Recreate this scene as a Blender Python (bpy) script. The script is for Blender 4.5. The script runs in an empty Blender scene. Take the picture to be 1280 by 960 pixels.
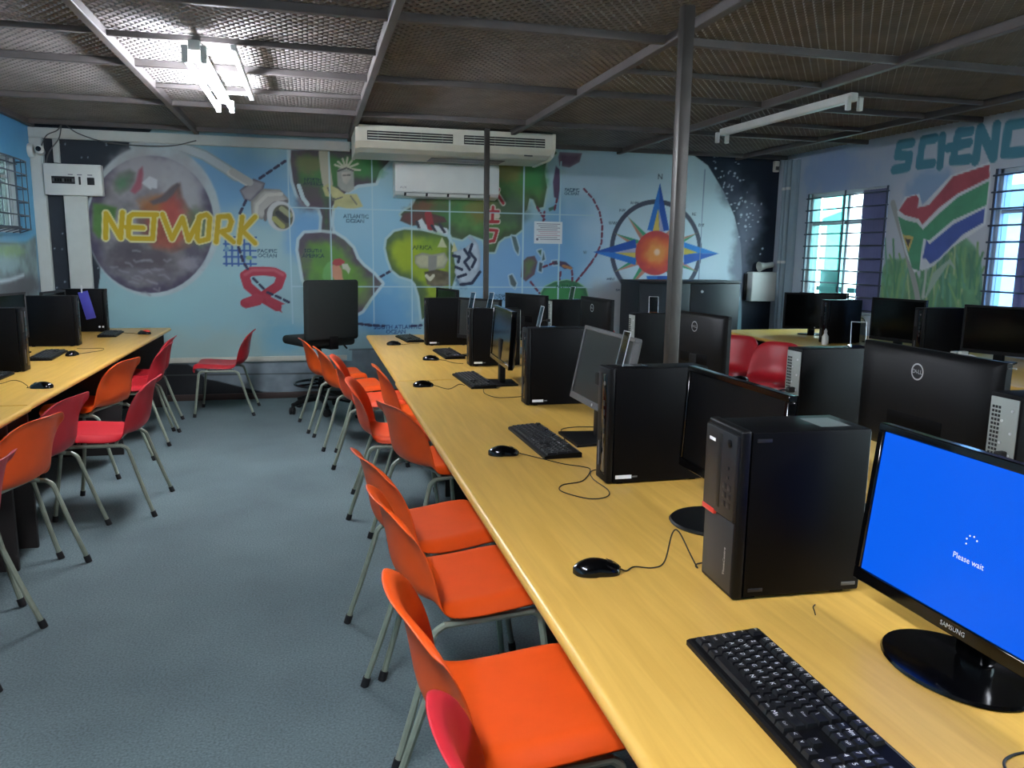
import bpy, bmesh, math, random
import numpy as np
from mathutils import Vector, Matrix
PI = math.pi
C = bpy.context.scene.collection
random.seed(11)

# ------------------------------------------------------------------ materials
def s2l(c):
    c = c / 255.0
    return c / 12.92 if c <= 0.04045 else ((c + 0.055) / 1.055) ** 2.4

def lin(rgb):
    return (s2l(rgb[0]), s2l(rgb[1]), s2l(rgb[2]), 1.0)

MATS = {}

def pm(name, rgb, rough=0.5, metal=0.0, var=0.06, scale=8.0, bump=0.0, bscale=60.0, spec=0.5, coat=0.0, stretch=None):
    m = bpy.data.materials.new(name)
    m.use_nodes = True
    nt = m.node_tree
    b = nt.nodes['Principled BSDF']
    b.inputs['Roughness'].default_value = rough
    b.inputs['Metallic'].default_value = metal
    b.inputs['Specular IOR Level'].default_value = spec
    b.inputs['Coat Weight'].default_value = coat
    tc = nt.nodes.new('ShaderNodeTexCoord')
    src = tc.outputs['Object']
    if stretch:
        mp = nt.nodes.new('ShaderNodeMapping')
        mp.inputs['Scale'].default_value = stretch
        nt.links.new(src, mp.inputs['Vector'])
        src = mp.outputs['Vector']
    n = nt.nodes.new('ShaderNodeTexNoise')
    n.inputs['Scale'].default_value = scale
    n.inputs['Detail'].default_value = 4
    nt.links.new(src, n.inputs['Vector'])
    r = nt.nodes.new('ShaderNodeValToRGB')
    c = lin(rgb)
    r.color_ramp.elements[0].position = 0.3
    r.color_ramp.elements[1].position = 0.7
    r.color_ramp.elements[0].color = tuple(max(0, x * (1 - var)) for x in c[:3]) + (1,)
    r.color_ramp.elements[1].color = tuple(min(1, x * (1 + var)) for x in c[:3]) + (1,)
    nt.links.new(n.outputs['Fac'], r.inputs['Fac'])
    nt.links.new(r.outputs['Color'], b.inputs['Base Color'])
    if bump:
        n2 = nt.nodes.new('ShaderNodeTexNoise')
        n2.inputs['Scale'].default_value = bscale
        n2.inputs['Detail'].default_value = 3
        nt.links.new(src, n2.inputs['Vector'])
        bp = nt.nodes.new('ShaderNodeBump')
        bp.inputs['Strength'].default_value = bump
        bp.inputs['Distance'].default_value = 0.004
        nt.links.new(n2.outputs['Fac'], bp.inputs['Height'])
        nt.links.new(bp.outputs['Normal'], b.inputs['Normal'])
    MATS[name] = m
    return m

def emis(name, rgb, strength):
    m = bpy.data.materials.new(name)
    m.use_nodes = True
    nt = m.node_tree
    b = nt.nodes['Principled BSDF']
    b.inputs['Base Color'].default_value = (0.004, 0.004, 0.004, 1)
    b.inputs['Roughness'].default_value = 0.25
    b.inputs['Specular IOR Level'].default_value = 0.12
    b.inputs['Emission Color'].default_value = lin(rgb)
    b.inputs['Emission Strength'].default_value = strength
    MATS[name] = m
    return m

def paint_mat(name, rough=0.5):
    m = bpy.data.materials.new(name)
    m.use_nodes = True
    nt = m.node_tree
    b = nt.nodes['Principled BSDF']
    a = nt.nodes.new('ShaderNodeAttribute')
    a.attribute_name = 'paint'
    n = nt.nodes.new('ShaderNodeTexNoise')
    n.inputs['Scale'].default_value = 25
    tc = nt.nodes.new('ShaderNodeTexCoord')
    nt.links.new(tc.outputs['Object'], n.inputs['Vector'])
    bp = nt.nodes.new('ShaderNodeBump')
    bp.inputs['Strength'].default_value = 0.1
    bp.inputs['Distance'].default_value = 0.004
    nt.links.new(n.outputs['Fac'], bp.inputs['Height'])
    nt.links.new(bp.outputs['Normal'], b.inputs['Normal'])
    nt.links.new(a.outputs['Color'], b.inputs['Base Color'])
    b.inputs['Roughness'].default_value = rough
    b.inputs['Specular IOR Level'].default_value = 0.3
    return m

def wood_mat():
    m = pm('desk_laminate', (212, 166, 84), 0.3, var=0.06, scale=3.0, spec=0.45, stretch=(1, 1, 1))
    nt = m.node_tree
    b = nt.nodes['Principled BSDF']
    tc = nt.nodes.new('ShaderNodeTexCoord')
    mp = nt.nodes.new('ShaderNodeMapping')
    mp.inputs['Scale'].default_value = (16, 1.0, 6)
    n = nt.nodes.new('ShaderNodeTexNoise')
    n.inputs['Scale'].default_value = 2.4
    n.inputs['Detail'].default_value = 6
    n.inputs['Distortion'].default_value = 0.6
    nt.links.new(tc.outputs['Object'], mp.inputs['Vector'])
    nt.links.new(mp.outputs['Vector'], n.inputs['Vector'])
    r = nt.nodes.new('ShaderNodeValToRGB')
    r.color_ramp.elements[0].position = 0.34
    r.color_ramp.elements[1].position = 0.66
    r.color_ramp.elements[0].color = lin((202, 157, 72))
    r.color_ramp.elements[1].color = lin((216, 172, 84))
    nt.links.new(n.outputs['Fac'], r.inputs['Fac'])
    nt.links.new(r.outputs['Color'], b.inputs['Base Color'])
    return m

def glass_mat(name, tint, gloss=0.08):
    m = bpy.data.materials.new(name)
    m.use_nodes = True
    nt = m.node_tree
    nt.nodes.remove(nt.nodes['Principled BSDF'])
    out = nt.nodes['Material Output']
    t = nt.nodes.new('ShaderNodeBsdfTransparent')
    t.inputs['Color'].default_value = lin(tint)
    g = nt.nodes.new('ShaderNodeBsdfGlossy')
    g.inputs['Roughness'].default_value = 0.08
    lw = nt.nodes.new('ShaderNodeLayerWeight')
    fr = nt.nodes.new('ShaderNodeMath')
    fr.operation = 'POWER'
    fr.inputs[1].default_value = 5.0
    nt.links.new(lw.outputs['Facing'], fr.inputs[0])
    ad = nt.nodes.new('ShaderNodeMath')
    ad.inputs[1].default_value = gloss
    nt.links.new(fr.outputs[0], ad.inputs[0])
    mx = nt.nodes.new('ShaderNodeMixShader')
    nt.links.new(ad.outputs[0], mx.inputs['Fac'])
    nt.links.new(t.outputs[0], mx.inputs[1])
    nt.links.new(g.outputs[0], mx.inputs[2])
    nt.links.new(mx.outputs[0], out.inputs['Surface'])
    return m

WOOD = wood_mat()
EDGE = pm('desk_edge', (206, 160, 82), 0.3, var=0.05, scale=20, stretch=(20, 1, 20))
DARKPANEL = pm('dark_panel', (40, 34, 32), 0.6)
ORANGE = pm('orange_plastic', (234, 85, 20), 0.42, var=0.05, bump=0.06, bscale=300)
DEEPOR = pm('dark_orange_plastic', (226, 78, 38), 0.42, var=0.05, bump=0.06, bscale=300)
RED = pm('crimson_plastic', (186, 34, 44), 0.42, var=0.06, bump=0.06, bscale=300)
LEGM = pm('painted_tube', (142, 150, 132), 0.42, var=0.08, scale=30, metal=0.15)
RUBBER = pm('black_rubber', (20, 20, 21), 0.7)
BLACK = pm('black_plastic', (8, 8, 9), 0.48, spec=0.2, var=0.1, bump=0.04, bscale=500)
BLACKM = pm('black_steel', (5, 5, 7), 0.5, spec=0.13, var=0.1, bump=0.02, bscale=400)
GLOSS = pm('gloss_black', (6, 6, 7), 0.12, var=0.1)
CHAR = pm('charcoal_plastic', (26, 26, 28), 0.5, var=0.1)
GREYP = pm('grey_plastic', (84, 84, 84), 0.45)
KEYM = pm('key_plastic', (20, 20, 21), 0.42, var=0.1)
KEYW = pm('key_legend', (225, 225, 225), 0.6)
WHITEP = pm('white_plastic', (214, 216, 210), 0.4, var=0.03)
CREAM = pm('cream_plastic', (206, 204, 188), 0.45, var=0.05)
TRUNK = pm('trunking_white', (196, 200, 194), 0.5, var=0.04)
PAPER = pm('paper', (224, 226, 226), 0.8, var=0.02)
INK = pm('ink_grey', (120, 118, 126), 0.8)
INKR = pm('ink_pink', (196, 150, 160), 0.8)
RPANEL = pm('zinc_panel', (150, 156, 150), 0.45, metal=0.3, var=0.08)
PORT = pm('port_dark', (22, 22, 24), 0.5)
BLUEP = pm('blue_port', (40, 80, 170), 0.5)
SILVER = pm('silver_print', (200, 202, 204), 0.3, metal=0.4)
REDTAB = pm('red_tab', (214, 60, 50), 0.4)
STEEL = pm('post_steel', (66, 62, 58), 0.45, metal=0.35, var=0.12, scale=14)
BAR = pm('ceiling_bar_steel', (92, 86, 84), 0.5, metal=0.2, var=0.14, scale=6)
STRAND = pm('expanded_steel', (120, 115, 111), 0.5, metal=0.3, var=0.15, scale=5)
ROOF = pm('roof_sheet', (58, 51, 49), 0.8, var=0.18, scale=2.0)
FABRIC = pm('dark_green_fabric', (22, 29, 26), 0.85, var=0.12, scale=50, bump=0.2, bscale=400)
CABM = pm('cabinet_steel', (17, 20, 26), 0.45, var=0.08)
SCR = pm('screen_glass', (7, 8, 8), 0.12, var=0.2, spec=0.4)
SCRG = pm('screen_matte', (30, 32, 28), 0.3, var=0.2)
BLUESCR = emis('blue_screen', (0, 96, 244), 0.46)
SCRTXT = emis('screen_text', (235, 240, 255), 0.5)
TUBEON = emis('lit_tube', (236, 242, 255), 118.0)
LAMPW = pm('lamp_white', (214, 214, 208), 0.4)
TEAL = pm('teal_frame', (80, 150, 140), 0.5)
WFRAME = pm('window_frame', (176, 186, 190), 0.5)
BURG = pm('burglar_bar', (74, 82, 96), 0.45, metal=0.3)
CURT = pm('curtain_cloth', (126, 126, 158), 0.9, var=0.12, scale=6)
def see_light(m, k):
    nt = m.node_tree
    b = nt.nodes['Principled BSDF']; out = nt.nodes['Material Output']
    t = nt.nodes.new('ShaderNodeBsdfTranslucent'); mx = nt.nodes.new('ShaderNodeMixShader')
    t.inputs['Color'].default_value = lin((122, 124, 146)); mx.inputs['Fac'].default_value = k
    nt.links.new(b.outputs[0], mx.inputs[1]); nt.links.new(t.outputs[0], mx.inputs[2]); nt.links.new(mx.outputs[0], out.inputs['Surface'])
see_light(CURT, 0.3)
SCRA = pm('screen_antiglare', (6, 6, 7), 0.38, var=0.1, spec=0.2)

OUTW = pm('outside_wall', (206, 206, 200), 0.9)
OUTG = pm('outside_ground', (150, 146, 136), 0.95)
ACRYL = glass_mat('clear_acrylic', (196, 202, 204), 0.04)
PANE = glass_mat('window_pane', (226, 240, 242), 0.03)
GREYPANE = glass_mat('grey_frosted_pane', (112, 122, 120), 0.04)
TINTP = glass_mat('teal_tinted_pane', (150, 206, 200), 0.04)
BLUEPANE = glass_mat('pale_blue_pane', (150, 178, 206), 0.04)
BLUECARD = pm('blue_card', (74, 72, 168), 0.35, var=0.25, scale=4)
PLASTER = pm('plain_plaster', (150, 168, 178), 0.8, var=0.06, scale=3)

def carpet_mat():
    m = pm('carpet', (102, 117, 119), 0.95, var=0.30, scale=130, bump=0.5, bscale=700, spec=0.1)
    nt = m.node_tree
    b = nt.nodes['Principled BSDF']
    ramp = [n for n in nt.nodes if n.type == 'VALTORGB'][0]
    tc = [n for n in nt.nodes if n.type == 'TEX_COORD'][0]
    n2 = nt.nodes.new('ShaderNodeTexNoise')
    n2.inputs['Scale'].default_value = 1.7
    n2.inputs['Detail'].default_value = 5
    nt.links.new(tc.outputs['Object'], n2.inputs['Vector'])
    r2 = nt.nodes.new('ShaderNodeValToRGB')
    r2.color_ramp.elements[0].position = 0.3
    r2.color_ramp.elements[1].position = 0.7
    r2.color_ramp.elements[0].color = (0.82, 0.82, 0.82, 1)
    r2.color_ramp.elements[1].color = (1.08, 1.08, 1.06, 1)
    nt.links.new(n2.outputs['Fac'], r2.inputs['Fac'])
    mx = nt.nodes.new('ShaderNodeMix')
    mx.data_type = 'RGBA'
    mx.blend_type = 'MULTIPLY'
    mx.inputs['Factor'].default_value = 1.0
    nt.links.new(ramp.outputs['Color'], mx.inputs['A'])
    nt.links.new(r2.outputs['Color'], mx.inputs['B'])
    nt.links.new(mx.outputs['Result'], b.inputs['Base Color'])
    return m
CARPET = carpet_mat()

# ------------------------------------------------------------------ mesh helpers
class MB:
    def __init__(self):
        self.v = []; self.f = []; self.mi = []; self.sm = []
    def add(self, vs, fs, mi=0, smooth=False):
        o = len(self.v)
        self.v += [tuple(p) for p in vs]
        for f in fs:
            self.f.append(tuple(i + o for i in f)); self.mi.append(mi); self.sm.append(smooth)
        return self
    def box(self, lo, hi, bev=0.0, mi=0, seg=2, mat=None):
        bm = bmesh.new()
        bmesh.ops.create_cube(bm, size=1)
        s = [hi[i] - lo[i] for i in range(3)]; c = [(hi[i] + lo[i]) / 2 for i in range(3)]
        for v in bm.verts:
            v.co = Vector((v.co.x * s[0] + c[0], v.co.y * s[1] + c[1], v.co.z * s[2] + c[2]))
        if bev:
            bmesh.ops.bevel(bm, geom=list(bm.edges), offset=min(bev, min(s) * 0.45), segments=seg, affect='EDGES', profile=0.5)
        self._bm(bm, mi, bev > 0, mat)
        return self
    def _bm(self, bm, mi, smooth, mat=None):
        bm.verts.index_update()
        vs = [(mat @ v.co if mat else v.co.copy()) for v in bm.verts]
        fs = [[v.index for v in f.verts] for f in bm.faces]
        bm.free()
        self.add(vs, fs, mi, smooth)
    def tube(self, pts, r, n=8, mi=0, cap=True):
        P = [Vector(p) for p in pts]
        rs = r if isinstance(r, (list, tuple)) else [r] * len(P)
        vs = []; fs = []; up = None
        for i, p in enumerate(P):
            if i == 0: t = P[1] - P[0]
            elif i == len(P) - 1: t = P[-1] - P[-2]
            else: t = (P[i + 1] - p).normalized() + (p - P[i - 1]).normalized()
            if t.length < 1e-9: t = Vector((0, 0, 1))
            t.normalize()
            if up is None:
                a = Vector((0, 0, 1)) if abs(t.z) < 0.9 else Vector((1, 0, 0))
                up = (a - t * a.dot(t)).normalized()
            else:
                up = up - t * up.dot(t)
                if up.length < 1e-6: up = t.orthogonal()
                up.normalize()
            s = t.cross(up)
            for k in range(n):
                a = 2 * PI * k / n
                vs.append(p + (up * math.cos(a) + s * math.sin(a)) * rs[i])
        for i in range(len(P) - 1):
            for k in range(n):
                k2 = (k + 1) % n
                fs.append((i * n + k, i * n + k2, (i + 1) * n + k2, (i + 1) * n + k))
        if cap:
            fs.append(tuple(range(n - 1, -1, -1))); fs.append(tuple((len(P) - 1) * n + k for k in range(n)))
        self.add(vs, fs, mi, True)
        return self
    def lathe(self, prof, n=24, mi=0, mat=None, sx=1.0, sy=1.0):
        vs = []; fs = []
        for r, z in prof:
            for k in range(n):
                a = 2 * PI * k / n
                vs.append(Vector((r * sx * math.cos(a), r * sy * math.sin(a), z)))
        m = len(prof)
        for i in range(m - 1):
            for k in range(n):
                k2 = (k + 1) % n
                fs.append((i * n + k, i * n + k2, (i + 1) * n + k2, (i + 1) * n + k))
        fs.append(tuple(range(n - 1, -1, -1))); fs.append(tuple((m - 1) * n + k for k in range(n)))
        if mat: vs = [mat @ v for v in vs]
        self.add(vs, fs, mi, True)
        return self
    def prism(self, poly, fn, d0, d1, mi=0):
        """poly: 2D outline, fn(u, v, d) -> 3D point; extruded from d0 to d1"""
        n = len(poly)
        vs = [fn(u, v, d0) for u, v in poly] + [fn(u, v, d1) for u, v in poly]
        fs = [tuple(range(n - 1, -1, -1)), tuple(range(n, 2 * n))]
        for i in range(n):
            j = (i + 1) % n
            fs.append((i, j, n + j, n + i))
        self.add(vs, fs, mi)
        return self
    def text(self, s, h, fn, mi=0, align='CENTER', depth=0.0006):
        vs, ts = text_tris(s, align)
        top = [fn(x * h, y * h, depth) for x, y in vs]
        self.add(top, ts, mi)
        return self
    def build(self, name, mats, parent=None, loc=None, rotz=0.0):
        me = bpy.data.meshes.new(name)
        me.from_pydata(self.v, [], self.f)
        if not isinstance(mats, (list, tuple)): mats = [mats]
        for m in mats: me.materials.append(m)
        me.polygons.foreach_set('material_index', self.mi)
        me.polygons.foreach_set('use_smooth', self.sm)
        me.update()
        bm = bmesh.new(); bm.from_mesh(me)
        bmesh.ops.recalc_face_normals(bm, faces=list(bm.faces))
        bm.to_mesh(me); bm.free()
        if any(self.sm):
            try: me.set_sharp_from_angle(angle=math.radians(40))
            except Exception: pass
        o = bpy.data.objects.new(name, me)
        C.objects.link(o)
        if parent: o.parent = parent
        if loc is not None: o.location = loc
        o.rotation_euler = (0, 0, rotz)
        return o

_TXT = {}
def text_tris(s, align='CENTER'):
    """outline of a built-in font string as 2D triangles, cap height 1"""
    if (s, align) in _TXT: return _TXT[(s, align)]
    cu = bpy.data.curves.new('txt', 'FONT')
    cu.body = s; cu.align_x = align; cu.align_y = 'CENTER'; cu.resolution_u = 2
    ob = bpy.data.objects.new('txt', cu)
    C.objects.link(ob)
    dg = bpy.context.evaluated_depsgraph_get()
    me = bpy.data.meshes.new_from_object(ob.evaluated_get(dg))
    vs = [(v.co.x / 0.7, v.co.y / 0.7) for v in me.vertices]
    fs = [tuple(p.vertices) for p in me.polygons]
    bpy.data.objects.remove(ob); bpy.data.curves.remove(cu); bpy.data.meshes.remove(me)
    _TXT[(s, align)] = (vs, fs)
    return vs, fs

def thing(name, label, cat, loc=(0, 0, 0), rotz=0.0, group=None):
    o = bpy.data.objects.new(name, None)
    o.empty_display_size = 0.05
    C.objects.link(o)
    o.location = loc; o.rotation_euler = (0, 0, rotz)
    return tag(o, label, cat, group)

def tag(o, label, cat, group=None):
    o['label'] = label; o['category'] = cat
    if group: o['group'] = group
    return o

def struct(o, label=None, cat='structure'):
    o['kind'] = 'structure'
    o['category'] = cat
    if label: o['label'] = label
    return o

def kids(o):
    return [c for c in bpy.data.objects if c.parent is o]

def copy_tree(o, parent=None):
    c = o.copy()
    C.objects.link(c)
    c.parent = parent
    for ch in KIDS.get(o.name, []):
        copy_tree(ch, c)
    return c
KIDS = {}
def index_kids(o):
    ks = kids(o)
    KIDS[o.name] = ks
    for k in ks: index_kids(k)

def dup(o, label, loc, rotz=None):
    if o.name not in KIDS: index_kids(o)
    c = copy_tree(o)
    c['label'] = label
    c.location = loc
    if rotz is not None: c.rotation_euler = (0, 0, rotz)
    return c

def smooth_path(pts, n=6):
    P = [Vector(p) for p in pts]; out = []
    for i in range(len(P) - 1):
        p0 = P[max(i - 1, 0)]; p1 = P[i]; p2 = P[i + 1]; p3 = P[min(i + 2, len(P) - 1)]
        for k in range(n):
            t = k / n
            out.append(0.5 * ((2 * p1) + (p2 - p0) * t + (2 * p0 - 5 * p1 + 4 * p2 - p3) * t * t + (3 * p1 - p0 - 3 * p2 + p3) * t ** 3))
    out.append(P[-1])
    return out
# ---- mural drawings, in metres on each wall
MURAL_BACK=[
('B',(153,199,204),-1.056,0.79,0.897,0.46,0.8),
('B',(166,191,184),-0.85,0.474,0.682,0.236,0.8),
('B',(104,158,204),-0.635,2.085,0.667,0.369,0.8),
('B',(129,183,212),0.641,1.582,0.566,0.702,0.8),
('B',(96,158,204),0.711,0.859,0.328,0.284,0.8),
('B',(153,195,212),0.41,1.89,0.394,0.461,0.8),
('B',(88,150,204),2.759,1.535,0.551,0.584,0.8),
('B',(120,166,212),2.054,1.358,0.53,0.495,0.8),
('B',(204,219,230),3.96,1.814,1.193,0.85,0.8),  # pale paint; here and next two lines, window haze is lightened into it
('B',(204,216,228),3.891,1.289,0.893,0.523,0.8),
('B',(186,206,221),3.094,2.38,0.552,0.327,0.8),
('B',(104,158,208),-0.019,1.648,0.23,0.269,0.8),
('B',(166,199,204),0.304,0.536,0.322,0.204,0.8),
('B',(178,175,175),3.149,0.848,0.378,0.349,0.8),
('B',(120,179,200),-0.279,0.625,0.231,0.159,0.8),
('P',(28,38,52),None,0,0.01,None,0,0.05,[(4.033,2.585),(4.262,2.451),(4.475,2.175),(4.621,1.917),(4.722,1.609),(4.77,1.206),(4.8,0.471),(5.688,0.458),(5.469,2.997),(4.015,2.919)]),
('B',(120,125,145),4.791,1.921,0.182,0.35,0.7),
('B',(105,110,130),4.727,1.386,0.122,0.445,0.7),
('B',(80,85,105),4.571,2.221,0.138,0.224,0.6),
('E',(190,200,215),4.536,2.258,0.007,0.005,None,0,0.01,0.05),
('E',(190,200,215),4.706,2.313,0.013,0.006,None,0,0.01,0.05),
('E',(190,200,215),4.621,1.972,0.006,0.007,None,0,0.01,0.05),
('E',(190,200,215),4.948,1.912,0.014,0.006,None,0,0.01,0.05),
('E',(190,200,215),4.357,2.425,0.014,0.012,None,0,0.01,0.05),
('E',(190,200,215),4.223,2.595,0.01,0.006,None,0,0.01,0.05),
('E',(190,200,215),4.817,1.949,0.015,0.009,None,0,0.01,0.05),
('E',(190,200,215),4.595,2.38,0.015,0.013,None,0,0.01,0.05),
('E',(190,200,215),4.618,2.057,0.014,0.005,None,0,0.01,0.05),
('E',(190,200,215),4.267,2.588,0.01,0.009,None,0,0.01,0.05),
('E',(190,200,215),4.58,2.243,0.01,0.006,None,0,0.01,0.05),
('E',(190,200,215),4.677,1.836,0.013,0.007,None,0,0.01,0.05),
('E',(190,200,215),4.679,2.074,0.006,0.007,None,0,0.01,0.05),
('E',(190,200,215),4.702,1.907,0.008,0.006,None,0,0.01,0.05),
('E',(190,200,215),4.746,2.078,0.015,0.014,None,0,0.01,0.05),
('E',(190,200,215),4.768,1.876,0.009,0.014,None,0,0.01,0.05),
('E',(190,200,215),4.708,2.085,0.007,0.009,None,0,0.01,0.05),
('E',(190,200,215),4.535,2.248,0.006,0.012,None,0,0.01,0.05),
('E',(190,200,215),4.512,2.16,0.016,0.008,None,0,0.01,0.05),
('E',(190,200,215),4.463,2.349,0.006,0.01,None,0,0.01,0.05),
('E',(190,200,215),4.517,2.382,0.007,0.014,None,0,0.01,0.05),
('E',(190,200,215),4.194,2.479,0.009,0.013,None,0,0.01,0.05),
('E',(190,200,215),4.606,1.97,0.005,0.008,None,0,0.01,0.05),
('E',(190,200,215),4.598,2.499,0.01,0.004,None,0,0.01,0.05),
('E',(190,200,215),4.465,2.227,0.008,0.013,None,0,0.01,0.05),
('E',(190,200,215),4.63,2.334,0.011,0.014,None,0,0.01,0.05),
('E',(190,200,215),4.666,2.305,0.014,0.011,None,0,0.01,0.05),
('E',(190,200,215),4.667,2.046,0.014,0.013,None,0,0.01,0.05),
('E',(190,200,215),4.648,2.006,0.011,0.01,None,0,0.01,0.05),
('E',(190,200,215),5.167,1.487,0.016,0.011,None,0,0.01,0.05),
('E',(190,200,215),4.373,2.558,0.015,0.011,None,0,0.01,0.05),
('E',(190,200,215),4.426,2.334,0.011,0.011,None,0,0.01,0.05),
('E',(190,200,215),4.871,1.672,0.015,0.005,None,0,0.01,0.05),
('E',(190,200,215),5.001,1.562,0.014,0.013,None,0,0.01,0.05),
('E',(190,200,215),4.684,2.11,0.012,0.008,None,0,0.01,0.05),
('E',(190,200,215),4.853,1.877,0.011,0.004,None,0,0.01,0.05),
('E',(190,200,215),4.217,2.607,0.014,0.01,None,0,0.01,0.05),
('E',(190,200,215),4.828,2.059,0.014,0.005,None,0,0.01,0.05),
('E',(190,200,215),4.513,2.11,0.015,0.005,None,0,0.01,0.05),
('E',(190,200,215),4.2,2.638,0.01,0.008,None,0,0.01,0.05),
('E',(190,200,215),4.828,1.803,0.015,0.006,None,0,0.01,0.05),
('E',(190,200,215),4.535,2.402,0.013,0.006,None,0,0.01,0.05),
('E',(190,200,215),4.868,1.663,0.011,0.008,None,0,0.01,0.05),
('E',(190,200,215),4.763,2.181,0.005,0.008,None,0,0.01,0.05),
('E',(190,200,215),4.671,2.061,0.014,0.008,None,0,0.01,0.05),
('E',(190,200,215),4.922,1.86,0.013,0.01,None,0,0.01,0.05),
('E',(190,200,215),4.589,2.351,0.015,0.007,None,0,0.01,0.05),
('E',(190,200,215),4.852,1.932,0.01,0.006,None,0,0.01,0.05),
('E',(190,200,215),4.438,2.397,0.013,0.006,None,0,0.01,0.05),
('E',(190,200,215),4.476,2.273,0.009,0.013,None,0,0.01,0.05),
('E',(190,200,215),4.351,2.488,0.008,0.005,None,0,0.01,0.05),
('E',(190,200,215),4.502,2.625,0.014,0.012,None,0,0.01,0.05),
('E',(190,200,215),4.977,1.5,0.011,0.01,None,0,0.01,0.05),
('E',(190,200,215),4.867,2.045,0.006,0.011,None,0,0.01,0.05),
('E',(190,200,215),4.694,2.12,0.014,0.007,None,0,0.01,0.05),
('E',(190,200,215),4.813,1.829,0.008,0.008,None,0,0.01,0.05),
('E',(190,200,215),4.918,1.985,0.009,0.008,None,0,0.01,0.05),
('E',(190,200,215),4.786,1.646,0.005,0.006,None,0,0.01,0.05),
('E',(190,200,215),4.564,2.232,0.009,0.014,None,0,0.01,0.05),
('E',(190,200,215),4.705,1.932,0.016,0.014,None,0,0.01,0.05),
('E',(190,200,215),4.782,1.764,0.006,0.007,None,0,0.01,0.05),
('E',(190,200,215),4.633,2.485,0.014,0.006,None,0,0.01,0.05),
('E',(190,200,215),4.429,2.606,0.011,0.014,None,0,0.01,0.05),
('E',(190,200,215),4.397,2.324,0.006,0.005,None,0,0.01,0.05),
('E',(190,200,215),4.523,2.231,0.016,0.007,None,0,0.01,0.05),
('E',(190,200,215),4.776,1.937,0.012,0.014,None,0,0.01,0.05),
('E',(190,200,215),4.798,1.908,0.013,0.012,None,0,0.01,0.05),
('E',(190,200,215),4.573,2.042,0.014,0.009,None,0,0.01,0.05),
('E',(190,200,215),4.468,2.254,0.007,0.008,None,0,0.01,0.05),
('E',(190,200,215),4.772,2.017,0.01,0.008,None,0,0.01,0.05),
('E',(190,200,215),4.335,2.548,0.015,0.006,None,0,0.01,0.05),
('E',(190,200,215),4.5,2.623,0.007,0.01,None,0,0.01,0.05),
('E',(190,200,215),4.57,2.201,0.014,0.013,None,0,0.01,0.05),
('E',(190,200,215),4.949,2.059,0.009,0.013,None,0,0.01,0.05),
('E',(190,200,215),4.762,1.808,0.012,0.013,None,0,0.01,0.05),
('E',(190,200,215),4.333,2.502,0.011,0.004,None,0,0.01,0.05),
('E',(190,200,215),4.696,1.688,0.012,0.008,None,0,0.01,0.05),
('E',(190,200,215),4.771,1.804,0.014,0.013,None,0,0.01,0.05),
('P',(38,44,52),None,0,0.01,None,0,0.05,[(-2.372,2.58),(-1.313,2.636),(-1.532,2.377),(-1.714,2.155),(-1.818,1.901),(-1.889,1.537),(-1.91,1.206),(-1.962,0.946),(-2.498,0.947)]),
('E',(165,175,185),-1.743,1.224,0.007,0.007,None,0,0.01,0.05),
('E',(165,175,185),-1.907,1.717,0.008,0.006,None,0,0.01,0.05),
('E',(165,175,185),-2.274,1.454,0.006,0.007,None,0,0.01,0.05),
('E',(165,175,185),-1.887,2.096,0.004,0.004,None,0,0.01,0.05),
('E',(165,175,185),-1.822,1.188,0.007,0.004,None,0,0.01,0.05),
('E',(165,175,185),-1.679,1.304,0.005,0.004,None,0,0.01,0.05),
('E',(165,175,185),-1.754,1.588,0.006,0.004,None,0,0.01,0.05),
('E',(165,175,185),-1.778,2.39,0.006,0.004,None,0,0.01,0.05),
('E',(165,175,185),-2.106,1.211,0.007,0.009,None,0,0.01,0.05),
('E',(165,175,185),-2.099,1.901,0.006,0.004,None,0,0.01,0.05),
('E',(165,175,185),-2.079,1.093,0.007,0.009,None,0,0.01,0.05),
('E',(165,175,185),-2.128,1.488,0.008,0.007,None,0,0.01,0.05),
('E',(165,175,185),-1.987,2.193,0.004,0.008,None,0,0.01,0.05),
('E',(165,175,185),-1.664,2.068,0.007,0.006,None,0,0.01,0.05),
('E',(165,175,185),-1.921,1.28,0.005,0.007,None,0,0.01,0.05),
('E',(165,175,185),-2.139,1.734,0.004,0.004,None,0,0.01,0.05),
('E',(165,175,185),-2.157,1.177,0.004,0.008,None,0,0.01,0.05),
('E',(165,175,185),-2.298,1.076,0.004,0.004,None,0,0.01,0.05),
('E',(165,175,185),-2.21,1.151,0.007,0.009,None,0,0.01,0.05),
('E',(165,175,185),-1.94,2.276,0.004,0.006,None,0,0.01,0.05),
('E',(165,175,185),-1.616,2.219,0.005,0.008,None,0,0.01,0.05),
('E',(165,175,185),-2.279,1.097,0.005,0.007,None,0,0.01,0.05),
('E',(165,175,185),-1.904,1.189,0.004,0.009,None,0,0.01,0.05),
('E',(165,175,185),-2.21,1.449,0.004,0.007,None,0,0.01,0.05),
('E',(165,175,185),-2.158,2.144,0.004,0.005,None,0,0.01,0.05),
('E',(165,175,185),-2.137,1.081,0.007,0.006,None,0,0.01,0.05),
('E',(165,175,185),-1.616,2.212,0.004,0.009,None,0,0.01,0.05),
('E',(165,175,185),-1.686,1.504,0.009,0.004,None,0,0.01,0.05),
('E',(165,175,185),-1.72,1.475,0.007,0.009,None,0,0.01,0.05),
('E',(165,175,185),-2.208,2.151,0.004,0.006,None,0,0.01,0.05),
('E',(165,175,185),-1.948,1.698,0.005,0.008,None,0,0.01,0.05),
('E',(165,175,185),-1.77,1.399,0.004,0.004,None,0,0.01,0.05),
('E',(165,175,185),-2.137,2.102,0.006,0.004,None,0,0.01,0.05),
('E',(165,175,185),-1.877,1.968,0.004,0.008,None,0,0.01,0.05),
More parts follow.
